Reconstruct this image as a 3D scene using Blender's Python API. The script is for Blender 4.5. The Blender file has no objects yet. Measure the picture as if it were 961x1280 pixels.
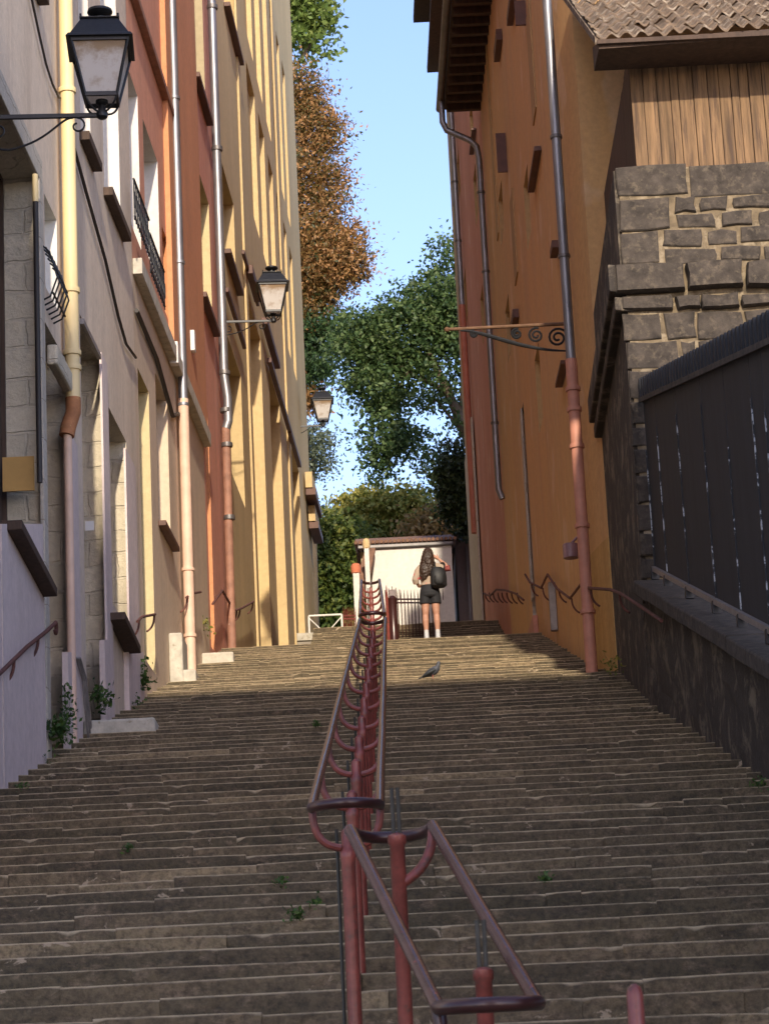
import bpy, bmesh, math, random
import numpy as np
from mathutils import Vector, Matrix
R = math.radians
rnd = random.Random(7)
S = bpy.context.scene
C = S.collection

# ------------------------------------------------------------------ camera
FPX = 3360.0; PW, PH = 961.0, 1280.0
PITCH, ROLL, YAW = R(14.38), R(2.75), R(-0.18)
EYE = Vector((0, 0, 1.6))
F = Vector((math.sin(YAW)*math.cos(PITCH), math.cos(YAW)*math.cos(PITCH), math.sin(PITCH)))
R0 = Vector((math.cos(YAW), -math.sin(YAW), 0)); U0 = R0.cross(F)
UX = math.cos(ROLL)*R0 - math.sin(ROLL)*U0
VY = math.sin(ROLL)*R0 + math.cos(ROLL)*U0
cam = bpy.data.cameras.new('camera'); co = bpy.data.objects.new('camera', cam); C.objects.link(co)
cam.sensor_fit = 'VERTICAL'; cam.sensor_height = 36; cam.lens = 36*FPX/PH
cam.clip_start = .1; cam.clip_end = 3000
co.matrix_world = Matrix(((UX.x, VY.x, -F.x, EYE.x), (UX.y, VY.y, -F.y, EYE.y), (UX.z, VY.z, -F.z, EYE.z), (0, 0, 0, 1)))
S.camera = co
cam.dof.use_dof = True; cam.dof.focus_distance = 28; cam.dof.aperture_fstop = 9
S.render.resolution_x = 768; S.render.resolution_y = 1024
# ------------------------------------------------------------------ light
SUN_EL, SUN_AZ = 25.0, 4.0           # azimuth of the sun: behind the camera, a little to the right
w = bpy.data.worlds.new('World'); S.world = w; w.use_nodes = True
nt = w.node_tree; sky = nt.nodes.new('ShaderNodeTexSky'); sky.sky_type = 'NISHITA'
sky.sun_disc = False; sky.sun_elevation = R(SUN_EL); sky.sun_rotation = R(180-SUN_AZ)
sky.air_density = 1.0; sky.dust_density = 1.0; sky.ozone_density = 2.6; sky.altitude = 200
tint = nt.nodes.new('ShaderNodeMix'); tint.data_type = 'RGBA'; tint.blend_type = 'MULTIPLY'; tint.inputs[0].default_value = 1; tint.inputs[7].default_value = (.90, .80, .84, 1)
nt.links.new(sky.outputs[0], tint.inputs[6]); nt.links.new(tint.outputs[2], nt.nodes['Background'].inputs[0]); nt.nodes['Background'].inputs[1].default_value = .15
sl = bpy.data.lights.new('sun', 'SUN'); sl.energy = 2.1; sl.angle = R(1.0); sl.color = (1, .86, .66)
so = bpy.data.objects.new('sun', sl); C.objects.link(so); so.location = (5, -20, 40)
sd = Vector((-math.sin(R(SUN_AZ))*math.cos(R(SUN_EL)), math.cos(R(SUN_AZ))*math.cos(R(SUN_EL)), -math.sin(R(SUN_EL))))
so.rotation_euler = sd.to_track_quat('-Z', 'Y').to_euler()
S.view_settings.view_transform = 'Standard'; S.view_settings.look = 'None'
S.view_settings.exposure = 1.38; S.view_settings.gamma = 1
S.cycles.max_bounces = 6; S.cycles.diffuse_bounces = 4; S.cycles.transparent_max_bounces = 6

# ------------------------------------------------------------------ measuring helpers
def ray(x, y): return (F*FPX + UX*(x-PW/2) + VY*(PH/2-y))/FPX
def at(x, y, Y):
    d = ray(x, y); t = (Y-EYE.y)/d.y; return EYE + d*t
LA, LB = -4.63, .03        # left facade line  X = LA + LB*Y
RA, RB = 3.6, -.0215       # right facade line
def XL(Y): return LA+LB*Y
def XR(Y): return RA+RB*Y
def onl(x, y, n=0):
    d = ray(x, y); t = (LA+n)/(d.x-LB*d.y); p = EYE+d*t; return p.y, p.z
def onr(x, y, n=0):
    d = ray(x, y); t = (RA-n)/(d.x-RB*d.y); p = EYE+d*t; return p.y, p.z
SL = .26; YT = 48.1; ZB = -1.12; ZT = ZB+SL*YT
Y2, Y3, SL2 = 52.0, 60.9, .338; ZP = ZT+SL2*(Y3-Y2)
def gz(Y):
    if Y < 4.308: return 0
    if Y < YT: return ZB+SL*Y
    return ZT

# ------------------------------------------------------------------ object helpers
def tag(o, label=None, cat=None, group=None, kind=None):
    if label: o['label'] = label
    if cat: o['category'] = cat
    if group: o['group'] = group
    if kind: o['kind'] = kind
    return o
def empty(name, label, cat, loc=(0, 0, 0), group=None):
    o = bpy.data.objects.new(name, None); C.objects.link(o); o.location = loc; o.empty_display_size = .2
    o['org'] = tuple(loc); return tag(o, label, cat, group)
def copy_tree(o, parent=None):
    c = o.copy(); C.objects.link(c); c.parent = parent
    for ch in list(o.children): copy_tree(ch, c)
    return c
class MB:
    def __init__(s): s.v = []; s.f = []; s.a = []; s.val = 0.0
    def add(s, vs, fs):
        n = len(s.v); s.v += [tuple(p) for p in vs]; s.a += [s.val]*len(vs); s.f += [tuple(i+n for i in f) for f in fs]; return s
    def quad(s, a, b, c, d): return s.add((a, b, c, d), ((0, 1, 2, 3),))
    def box(s, x0, x1, y0, y1, z0, z1):
        vs = [(x, y, z) for x in (x0, x1) for y in (y0, y1) for z in (z0, z1)]
        return s.add(vs, ((0, 1, 3, 2), (4, 6, 7, 5), (0, 4, 5, 1), (2, 3, 7, 6), (0, 2, 6, 4), (1, 5, 7, 3)))
    def hexa(s, vs): return s.add(vs, ((0, 1, 3, 2), (4, 6, 7, 5), (0, 4, 5, 1), (2, 3, 7, 6), (0, 2, 6, 4), (1, 5, 7, 3)))
    def lbox(s, Y0, Y1, n0, n1, z0, z1, side='L', z0b=None, z1b=None):
        z0b = z0 if z0b is None else z0b; z1b = z1 if z1b is None else z1b
        X = (lambda Y, n: XL(Y)+n) if side == 'L' else (lambda Y, n: XR(Y)-n)
        vs = []
        for n in (n0, n1):
            for Y, a, b in ((Y0, z0, z1), (Y1, z0b, z1b)):
                vs += [(X(Y, n), Y, a), (X(Y, n), Y, b)]
        return s.hexa(vs)
    def tube(s, pts, r, n=10, cap=True, rs=None):
        pts = [Vector(p) for p in pts]; rings = []
        up = None
        for i, p in enumerate(pts):
            t = (pts[min(i+1, len(pts)-1)]-pts[max(i-1, 0)]).normalized()
            if up is None:
                up = Vector((0, 0, 1)) if abs(t.z) < .9 else Vector((1, 0, 0))
            a = t.cross(up).normalized(); b = a.cross(t).normalized(); up = b
            rr = rs[i] if rs else r
            rings.append([p+a*(rr*math.cos(2*math.pi*k/n))+b*(rr*math.sin(2*math.pi*k/n)) for k in range(n)])
        vs = [q for g in rings for q in g]; fs = []
        for i in range(len(pts)-1):
            for k in range(n):
                fs.append((i*n+k, i*n+(k+1) % n, (i+1)*n+(k+1) % n, (i+1)*n+k))
        if cap: fs += [tuple(range(n))[::-1], tuple((len(pts)-1)*n+k for k in range(n))]
        return s.add(vs, fs)
    def lathe(s, prof, c=(0, 0, 0), n=14):
        vs = []; fs = []
        for r, z in prof:
            for k in range(n): vs.append((c[0]+r*math.cos(2*math.pi*k/n), c[1]+r*math.sin(2*math.pi*k/n), c[2]+z))
        for i in range(len(prof)-1):
            for k in range(n): fs.append((i*n+k, i*n+(k+1) % n, (i+1)*n+(k+1) % n, (i+1)*n+k))
        fs += [tuple(range(n))[::-1], tuple((len(prof)-1)*n+k for k in range(n))]
        return s.add(vs, fs)
    def loft(s, rings, n=14):
        # rings: (center, rx, ry, rotz)
        vs = []; fs = []
        for c, rx, ry, rz in rings:
            for k in range(n):
                a = 2*math.pi*k/n; x, y = rx*math.cos(a), ry*math.sin(a)
                vs.append((c[0]+x*math.cos(rz)-y*math.sin(rz), c[1]+x*math.sin(rz)+y*math.cos(rz), c[2]))
        for i in range(len(rings)-1):
            for k in range(n): fs.append((i*n+k, i*n+(k+1) % n, (i+1)*n+(k+1) % n, (i+1)*n+k))
        fs += [tuple(range(n))[::-1], tuple((len(rings)-1)*n+k for k in range(n))]
        return s.add(vs, fs)
    def sph(s, c, rx, ry=None, rz=None, n=12, m=8):
        ry = ry or rx; rz = rz or rx
        prof = [(math.sin(math.pi*i/m), -math.cos(math.pi*i/m)) for i in range(m+1)]
        vs = []; fs = []
        for r_, z in prof:
            for k in range(n): vs.append((c[0]+rx*max(r_, .01)*math.cos(2*math.pi*k/n), c[1]+ry*max(r_, .01)*math.sin(2*math.pi*k/n), c[2]+rz*z))
        for i in range(m):
            for k in range(n): fs.append((i*n+k, i*n+(k+1) % n, (i+1)*n+(k+1) % n, (i+1)*n+k))
        fs += [tuple(range(n))[::-1], tuple(m*n+k for k in range(n))]
        return s.add(vs, fs)
    def build(s, name, mat, parent=None, smooth=False, bevel=0, attr=None, label=None):
        org = Vector((0, 0, 0)); p = parent
        while p is not None:
            if 'org' in p: org = Vector(p['org'])
            p = p.parent
        me = bpy.data.meshes.new(name)
        me.from_pydata([(v[0]-org.x, v[1]-org.y, v[2]-org.z) for v in s.v], [], s.f)
        bm = bmesh.new(); bm.from_mesh(me); bmesh.ops.recalc_face_normals(bm, faces=bm.faces); bm.to_mesh(me); bm.free()
        if attr:
            a = me.attributes.new(attr, 'FLOAT', 'POINT'); a.data.foreach_set('value', s.a)
        if isinstance(mat, (list, tuple)):
            for m in mat: me.materials.append(m)
        else: me.materials.append(mat)
        if smooth:
            me.polygons.foreach_set('use_smooth', [True]*len(me.polygons))
            try: me.set_sharp_from_angle(angle=R(42))
            except Exception: pass
        o = bpy.data.objects.new(name, me); C.objects.link(o); o.parent = parent
        if bevel:
            b = o.modifiers.new('b', 'BEVEL'); b.width = bevel; b.segments = 2; b.limit_method = 'ANGLE'; b.angle_limit = R(40)
        if label: o['label'] = label
        return o
def bez(p0, p1, p2, p3, n=10):
    p0, p1, p2, p3 = map(Vector, (p0, p1, p2, p3)); out = []
    for i in range(n+1):
        t = i/n; out.append(p0*(1-t)**3+p1*3*t*(1-t)**2+p2*3*t*t*(1-t)+p3*t**3)
    return out

# ------------------------------------------------------------------ materials
def newmat(name):
    m = bpy.data.materials.new(name); m.use_nodes = True
    n = m.node_tree.nodes; l = m.node_tree.links; return m, n, l, n['Principled BSDF']
def mixc(n, l, fac, a, b, mode='MIX'):
    x = n.new('ShaderNodeMix'); x.data_type = 'RGBA'; x.blend_type = mode
    for i, v in ((0, fac), (6, a), (7, b)):
        if hasattr(v, 'type') or hasattr(v, 'links'): l.new(v, x.inputs[i])
        elif i == 0: x.inputs[0].default_value = v
        else: x.inputs[i].default_value = (*v, 1) if len(v) == 3 else v
    return x.outputs[2]
def coords(n, l, sc=(1, 1, 1)):
    t = n.new('ShaderNodeTexCoord'); m = n.new('ShaderNodeMapping'); m.inputs['Scale'].default_value = sc
    l.new(t.outputs['Object'], m.inputs[0]); return m.outputs[0]
def noise(n, l, sc, scale, detail=5, rough=.6, dist=0):
    t = n.new('ShaderNodeTexNoise'); t.inputs['Scale'].default_value = scale; t.inputs['Detail'].default_value = detail
    t.inputs['Roughness'].default_value = rough; t.inputs['Distortion'].default_value = dist
    l.new(coords(n, l, sc), t.inputs['Vector']); return t.outputs['Fac']
def ramp(n, l, v, a, b):
    r = n.new('ShaderNodeMapRange'); r.inputs[1].default_value = a; r.inputs[2].default_value = b; l.new(v, r.inputs[0]); return r.outputs[0]
def bump(n, l, b, hs, strength=.4, dist=.01):
    k = n.new('ShaderNodeBump'); k.inputs['Strength'].default_value = strength; k.inputs['Distance'].default_value = dist
    l.new(hs, k.inputs['Height']); l.new(k.outputs[0], b.inputs['Normal'])
def plaster(name, col, dark=None, streak=.5, patch=None, rough=.9, bmp=.5, low=None, zlow=(0, 1), stripe=None):
    m, n, l, b = newmat(name); dark = dark or tuple(c*.62 for c in col)
    big = ramp(n, l, noise(n, l, (1, 1, .6), .55, 6), .35, .7)
    st = ramp(n, l, noise(n, l, (2.2, 2.2, .16), 1.3, 6, .65), .48, .8)
    fine = noise(n, l, (1, 1, 1), 9, 6, .7)
    c = mixc(n, l, big, col, tuple(x*.84 for x in col))
    if low:
        sp = n.new('ShaderNodeSeparateXYZ'); l.new(coords(n, l), sp.inputs[0])
        ad = n.new('ShaderNodeMath'); ad.operation = 'MULTIPLY_ADD'; ad.inputs[1].default_value = 5; l.new(noise(n, l, (1, .5, .5), .8, 4), ad.inputs[0]); l.new(sp.outputs[2], ad.inputs[2])
        c = mixc(n, l, ramp(n, l, ad.outputs[0], zlow[1], zlow[0]), c, low)
    if stripe:                      # old coats of another colour showing in long vertical patches
        s1 = ramp(n, l, noise(n, l, (1, 1, .10), 1.1, 6, .6, .3), .50, .60); sm1 = n.new('ShaderNodeMath'); sm1.operation = 'MULTIPLY'; sm1.inputs[1].default_value = .6; l.new(s1, sm1.inputs[0])
        c = mixc(n, l, sm1.outputs[0], c, stripe)
        c = mixc(n, l, ramp(n, l, noise(n, l, (1, 1, .7), .9, 3, .5), .60, .64), c, mixc(n, l, .22, c, (.9, .75, .6)))
    m1 = n.new('ShaderNodeMath'); m1.operation = 'MULTIPLY'; m1.inputs[1].default_value = streak; l.new(st, m1.inputs[0])
    c = mixc(n, l, m1.outputs[0], c, dark)
    c = mixc(n, l, ramp(n, l, fine, .3, .75), c, tuple(x*.9 for x in col), 'MIX') if False else c
    if patch:
        pt = ramp(n, l, noise(n, l, (1, 1, 1), 1.9, 8, .75, .6), .50, .62)
        c = mixc(n, l, pt, c, patch)
    sp = ramp(n, l, fine, .25, .8); c = mixc(n, l, sp, mixc(n, l, .25, c, (0, 0, 0)), c)
    l.new(c, b.inputs['Base Color']); b.inputs['Roughness'].default_value = rough
    mx = n.new('ShaderNodeMath'); mx.operation = 'ADD'; l.new(noise(n, l, (1, 1, 1), 2.2, 4), mx.inputs[0]); l.new(fine, mx.inputs[1])
    bump(n, l, b, mx.outputs[0], bmp, .012)
    return m
def rubble(name, c1, c2, mortar, w_=.42, h_=.26, ms=.03, bmp=.8):
    m, n, l, b = newmat(name)
    t = n.new('ShaderNodeTexCoord'); sp = n.new('ShaderNodeSeparateXYZ'); l.new(t.outputs['Object'], sp.inputs[0])
    nz = n.new('ShaderNodeTexNoise'); nz.inputs['Scale'].default_value = 1.6; nz.inputs['Detail'].default_value = 4; l.new(t.outputs['Object'], nz.inputs[0])
    ad = n.new('ShaderNodeMath'); ad.operation = 'ADD'; l.new(sp.outputs[0], ad.inputs[0]); l.new(sp.outputs[1], ad.inputs[1])
    cb = n.new('ShaderNodeCombineXYZ'); l.new(ad.outputs[0], cb.inputs[0]); l.new(sp.outputs[2], cb.inputs[1])
    vm = n.new('ShaderNodeVectorMath'); vm.operation = 'MULTIPLY_ADD'; vm.inputs[1].default_value = (.22, .22, 0); l.new(nz.outputs['Color'], vm.inputs[0]); l.new(cb.outputs[0], vm.inputs[2])
    br = n.new('ShaderNodeTexBrick'); br.inputs['Scale'].default_value = 1; br.inputs['Brick Width'].default_value = w_; br.inputs['Row Height'].default_value = h_
    br.inputs['Mortar Size'].default_value = ms; br.inputs['Mortar Smooth'].default_value = .4; br.inputs['Bias'].default_value = 0
    br.inputs['Color1'].default_value = (*c1, 1); br.inputs['Color2'].default_value = (*c2, 1); br.inputs['Mortar'].default_value = (*mortar, 1)
    l.new(vm.outputs[0], br.inputs[0])
    f = noise(n, l, (1, 1, 1), 12, 8, .7); f2 = ramp(n, l, noise(n, l, (1, 1, 1), 2.4, 6, .7), .35, .7)
    c = mixc(n, l, ramp(n, l, f, .25, .7), tuple(x*.55 for x in c1), br.outputs[0]); c = mixc(n, l, f2, c, mixc(n, l, .4, br.outputs[0], tuple(x*.6 for x in c2)))
    l.new(c, b.inputs['Base Color']); b.inputs['Roughness'].default_value = .95
    hh = n.new('ShaderNodeMath'); hh.operation = 'SUBTRACT'; l.new(f, hh.inputs[0]); l.new(br.outputs['Fac'], hh.inputs[1])
    bump(n, l, b, hh.outputs[0], bmp, .03)
    return m
def plain(name, col, rough=.6, metal=0, var=.25, scale=6, bmp=.15, spec=None, stretch=(1, 1, 1), patch=None, pt=(.6, .66)):
    m, n, l, b = newmat(name)
    f = ramp(n, l, noise(n, l, stretch, scale, 6, .65), .3, .7)
    c = mixc(n, l, f, tuple(x*(1-var) for x in col), tuple(min(1, x*(1+var*.6)) for x in col))
    if patch: c = mixc(n, l, ramp(n, l, noise(n, l, stretch, scale*1.7, 7, .7), *pt), c, patch)
    l.new(c, b.inputs['Base Color']); b.inputs['Roughness'].default_value = rough; b.inputs['Metallic'].default_value = metal
    if bmp: bump(n, l, b, noise(n, l, stretch, scale*4, 5, .7), bmp, .005)
    return m
M = {}
M['grey_plaster'] = plaster('grey_plaster', (.80, .66, .52), dark=(.46, .36, .27), streak=.6, patch=None, bmp=.45)
M['lav_plaster'] = plaster('lavender_plaster', (.80, .66, .62), dark=(.5, .4, .35), streak=.4, bmp=.5)
M['orange'] = plaster('orange_plaster', (.80, .37, .235), streak=.5, bmp=.35)
M['orange_rev'] = plaster('orange_reveal', (.74, .32, .15), streak=.25)
M['red'] = plaster('red_plaster', (.80, .36, .25), streak=.55, bmp=.35)
M['cream'] = plaster('cream_plaster', (.76, .60, .44), streak=.35)
M['creamrev'] = plaster('cream_reveal', (.66, .54, .30), streak=.3)
M['tan'] = plaster('tan_plaster', (.50, .41, .25), streak=.4)
M['yellow'] = plaster('yellow_plaster', (.72, .54, .27), dark=(.42, .30, .14), streak=.35, bmp=.3)
M['yellow_rev'] = plaster('yellow_reveal', (.66, .49, .25), streak=.25, bmp=.3)
M['white'] = plaster('white_plaster', (.82, .78, .73), streak=.15, bmp=.15)
M['stone_rev'] = rubble('rough_stone', (.76, .68, .53), (.62, .55, .42), (.70, .62, .49), .5, .33, .02, 1.0)
M['dressed'] = rubble('dressed_stone', (.62, .56, .47), (.54, .48, .40), (.32, .26, .2), .9, .46, .008, .6)
M['r_orange'] = plaster('terracotta_plaster', (.68, .33, .215), dark=(.50, .24, .15), streak=.45, bmp=.35, low=(.70, .42, .18), zlow=(14.5, 21), stripe=(.64, .41, .20))
M['r_red'] = plaster('terracotta_far_plaster', (.66, .30, .20), dark=(.5, .21, .14), streak=.5, bmp=.35, stripe=(.55, .22, .13))
M['r_rev'] = plaster('ochre_reveal', (.50, .32, .14), streak=.4)
M['r_yellow'] = plaster('ochre_corner_plaster', (.66, .40, .14), dark=(.2, .10, .04), streak=.4)
M['dark_render'] = plaster('blackened_render', (.050, .040, .032), dark=(.02, .016, .014), streak=.7, patch=(.19, .155, .11), bmp=1.0)
M['basalt'] = plain('basalt', (.058, .047, .038), .95, 0, .6, 6, 1.0, patch=(.15, .12, .085), pt=(.52, .78))
M['mortar'] = plain('lime_mortar', (.17, .13, .08), .95, 0, .6, 4, 1.0, patch=(.26, .21, .14), pt=(.5, .6))
M['step_light'] = plain('worn_limestone', (.50, .46, .38), .9, 0, .3, 5, .7, patch=(.28, .24, .17))
M['wood'] = plain('weathered_timber', (.195, .118, .06), .85, 0, .65, 2.2, .5, stretch=(6, 6, .35), patch=(.07, .042, .028), pt=(.50, .66))
M['darkwood'] = plain('dark_timber', (.07, .042, .028), .8, 0, .4, 3, .5, stretch=(4, 4, .5))
M['shutter'] = plain('brown_shutter', (.10, .038, .022), .6, 0, .3, 4, .2)
M['black'] = plain('black_iron', (.018, .019, .022), .45, .3, .3, 20, .1)
M['zinc'] = plain('zinc_pipe', (.27, .27, .29), .48, .75, .35, 3, .08, stretch=(3, 3, .5))
M['zincd'] = plain('dark_zinc', (.16, .15, .15), .5, .6, .3, 3, .08)
M['ypipe'] = plain('yellow_pipe', (.72, .57, .30), .55, 0, .12, 3, .05, stretch=(1, 1, .3))
M['cpipe'] = plain('cream_pipe', (.68, .47, .35), .6, 0, .15, 4, .1, patch=(.36, .16, .09), pt=(.66, .72))
M['ppipe'] = plain('salmon_pipe', (.50, .22, .15), .6, 0, .2, 4, .1)
M['tpipe'] = plain('terracotta_pipe', (.42, .135, .08), .6, 0, .2, 4, .1)
M['bpipe'] = plain('rusty_pipe', (.30, .15, .10), .7, 0, .35, 5, .2, patch=(.55, .52, .50), pt=(.68, .70))
M['rust'] = plain('rusted_iron', (.40, .17, .07), .8, .1, .4, 6, .4, patch=(.62, .45, .2))
M['glass'] = plain('dark_window_glass', (.03, .035, .04), .12, 0, .1, 1, 0)
M['redpaint'] = plain('red_paint', (.21, .052, .040), .34, 0, .45, 9, .35, patch=(.11, .045, .035), pt=(.56, .64))
M['railtop'] = plain('worn_handrail', (.085, .036, .030), .24, .15, .5, 9, .2, patch=(.24, .045, .045), pt=(.62, .66))
M['wallrail'] = plain('rusty_wall_rail', (.13, .05, .038), .85, 0, .5, 8, .3)
M['brackt'] = plain('brown_bracket_iron', (.16, .085, .045), .7, .1, .4, 8, .2)
M['raildark'] = plain('dark_handrail', (.05, .018, .017), .28, .1, .35, 7, .15)
M['greenpaint'] = plain('dark_rod', (.05, .045, .035), .6, .2, .4, 12, .2)
M['whitepaint'] = plain('white_paint', (.75, .73, .68), .6, 0, .15, 6, .1)
M['fence'] = plain('blue_black_sheet', (.018, .021, .026), .75, 0, .35, 2.5, .3, stretch=(2, 2, .3))
M['slit_light'] = plain('painted_slit_light', (.015, .018, .023), .7, 0, .2, 3, .1, patch=(.42, .46, .50), pt=(.54, .57), stretch=(1, 3, 1))  # pale patches paint the light showing through the fence slits
M['rtile'] = plain('lichen_roof_tile', (.16, .115, .08), .95, 0, .6, 3, 1.0, patch=(.36, .31, .25), pt=(.52, .66))
M['btile'] = plain('brown_roof_tile', (.22, .12, .08), .9, 0, .4, 6, .5)
M['tcap'] = plain('terracotta_cap', (.55, .17, .09), .8, 0, .2, 6, .2)
M['ycap'] = plain('ochre_cap', (.62, .45, .24), .8, 0, .2, 6, .2)
M['pave'] = plain('grey_paving', (.30, .26, .21), .92, 0, .3, 2, .4)
M['soil'] = plain('garden_soil', (.26, .21, .15), .95, 0, .4, 2, .5)
M['cable'] = plain('black_cable', (.025, .02, .018), .6, 0, .2, 9, .1)
M['cablel'] = plain('pale_cable', (.50, .34, .26), .6, 0, .2, 9, .1)
M['ochre_board'] = plain('ochre_board', (.46, .27, .08), .7, 0, .15, 3, .1)
M['plasticw'] = plain('white_plastic', (.66, .64, .62), .5, 0, .08, 6, .05)
M['bark'] = plain('bark', (.11, .085, .06), .95, 0, .4, 5, .8, stretch=(2, 2, .5))
M['lav_metal'] = plain('mauve_metal_box', (.22, .13, .15), .5, .1, .2, 6, .1)
M['greybox'] = plain('grey_metal_duct', (.27, .25, .24), .5, .4, .25, 6, .1)

# ---- lantern glass
m, n, l, b = newmat('frosted_glass'); M['fglass'] = m
tcz = n.new('ShaderNodeTexCoord'); spz = n.new('ShaderNodeSeparateXYZ'); l.new(tcz.outputs['Generated'], spz.inputs[0])
az = n.new('ShaderNodeMath'); az.operation = 'MULTIPLY_ADD'; az.inputs[1].default_value = .35; l.new(ramp(n, l, spz.outputs[2], .55, 1.05), az.inputs[0]); l.new(noise(n, l, (1, 1, 1), 7, 7, .7), az.inputs[2])
g = ramp(n, l, az.outputs[0], .52, .74)
l.new(mixc(n, l, g, (.72, .69, .66), (.34, .23, .13)), b.inputs['Base Color']); b.inputs['Roughness'].default_value = .35
tr = n.new('ShaderNodeBsdfTranslucent'); tr.inputs[0].default_value = (.8, .76, .72, 1)
ms = n.new('ShaderNodeMixShader'); ms.inputs[0].default_value = .35; l.new(b.outputs[0], ms.inputs[1]); l.new(tr.outputs[0], ms.inputs[2]); l.new(ms.outputs[0], n['Material Output'].inputs[0])

# ---- stairs stone: 'tone' carries each block's stone colour, with shade painted in on the upper flight, 'wear' makes the trodden nosing paler
m, n, l, b = newmat('stair_stone'); M['stair'] = m
ta = n.new('ShaderNodeAttribute'); ta.attribute_name = 'tone'
wr = n.new('ShaderNodeAttribute'); wr.attribute_name = 'wear'
cr = n.new('ShaderNodeValToRGB'); l.new(ta.outputs['Fac'], cr.inputs[0])
e = cr.color_ramp.elements; e[0].position = 0; e[0].color = (.086, .067, .040, 1); e[1].position = 1; e[1].color = (.35, .265, .155, 1)
x = e.new(.45); x.color = (.148, .112, .066, 1); x = e.new(.8); x.color = (.205, .152, .09, 1)
c = cr.outputs[0]
c = mixc(n, l, ramp(n, l, noise(n, l, (1, 1, 1), .55, 5, .7), .42, .62), c, mixc(n, l, .5, c, (.07, .06, .032)))
c = mixc(n, l, ramp(n, l, noise(n, l, (1, 1, 3.5), 2.2, 7, .75), .5, .62), c, mixc(n, l, .55, c, (.045, .034, .024)))
c = mixc(n, l, ramp(n, l, noise(n, l, (1, 1, 2), 6, 8, .75), .52, .72), c, (.26, .185, .12))
c = mixc(n, l, ramp(n, l, noise(n, l, (1, 1, 1), 24, 6, .75), .58, .36), c, mixc(n, l, .6, c, (.015, .012, .009)))
c = mixc(n, l, ramp(n, l, noise(n, l, (1, 1, 1.5), 2.9, 8, .7, .6), .635, .66), c, (.36, .285, .20))
wm = n.new('ShaderNodeMath'); wm.operation = 'MULTIPLY'; l.new(wr.outputs['Fac'], wm.inputs[0]); l.new(ramp(n, l, noise(n, l, (1, 1, 1), 4, 7, .75), .3, .55), wm.inputs[1])
c = mixc(n, l, wm.outputs[0], c, (.44, .345, .21))
c = mixc(n, l, ramp(n, l, noise(n, l, (1, 1, 3), 1.9, 7, .75, .4), .68, .76), c, (.04, .055, .018))
l.new(c, b.inputs['Base Color']); b.inputs['Roughness'].default_value = .9
bump(n, l, b, noise(n, l, (1, 1, 1), 12, 8, .75), 1.0, .03)

# ---- leaves: 'tone' picks the colour of each leaf between three colours
def leafmat(name, a, b_, c_, trans=.35):
    m, n, l, b = newmat(name); t = n.new('ShaderNodeAttribute'); t.attribute_name = 'tone'
    cr = n.new('ShaderNodeValToRGB'); l.new(t.outputs['Fac'], cr.inputs[0]); e = cr.color_ramp.elements
    e[0].color = (*a, 1); e[1].color = (*c_, 1); x = e.new(.5); x.color = (*b_, 1)
    l.new(cr.outputs[0], b.inputs['Base Color']); b.inputs['Roughness'].default_value = .55
    tr = n.new('ShaderNodeBsdfTranslucent'); l.new(cr.outputs[0], tr.inputs[0])
    ms = n.new('ShaderNodeMixShader'); ms.inputs[0].default_value = trans
    l.new(b.outputs[0], ms.inputs[1]); l.new(tr.outputs[0], ms.inputs[2]); l.new(ms.outputs[0], n['Material Output'].inputs[0]); return m
M['lf_chest'] = leafmat('chestnut_leaves', (.045, .06, .014), (.24, .13, .035), (.50, .27, .11))
M['lf_green'] = leafmat('green_leaves', (.022, .055, .018), (.065, .12, .035), (.16, .22, .07))
M['lf_pale'] = leafmat('pale_green_leaves', (.06, .11, .02), (.13, .20, .04), (.22, .28, .07))
M['lf_yg'] = leafmat('yellow_green_leaves', (.06, .10, .018), (.19, .22, .04), (.42, .36, .09))
M['lf_orange'] = leafmat('turning_leaves', (.16, .12, .03), (.28, .17, .05), (.40, .24, .09))
M['lf_dark'] = leafmat('dark_leaves', (.010, .022, .008), (.022, .045, .014), (.05, .08, .022), .2)
M['lf_olive'] = leafmat('grey_green_leaves', (.09, .12, .08), (.15, .19, .13), (.23, .27, .19))
M['lf_weed'] = leafmat('weed_leaves', (.02, .05, .01), (.05, .11, .02), (.10, .18, .03))

# ------------------------------------------------------------------ ground, stairs
def sheet(name, x0, x1, y0, y1, z, mat):
    return tag(MB().quad((x0, y0, z), (x1, y0, z), (x1, y1, z), (x0, y1, z)).build(name, mat), kind='structure')
sheet('ground', -600, 600, -600, 1200, -.6, M['soil'])
tag(MB().box(-4.6, 3.6, -12, 4.3, -.5, 0).build('pavement', M['pave']), kind='structure')
tag(MB().box(-3.4, 3.2, YT+.02, Y3+12, ZT-.6, ZT).build('landing', M['pave']), kind='structure')
tag(MB().box(-2.35, 14, Y3, 330, ZP-3.5, ZP).build('plaza', M['pave']), kind='structure')
tag(MB().box(-260, -2.36, 77.5, 330, ZT-6, ZT+1.2).build('terrain', M['soil']), kind='structure')

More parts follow.
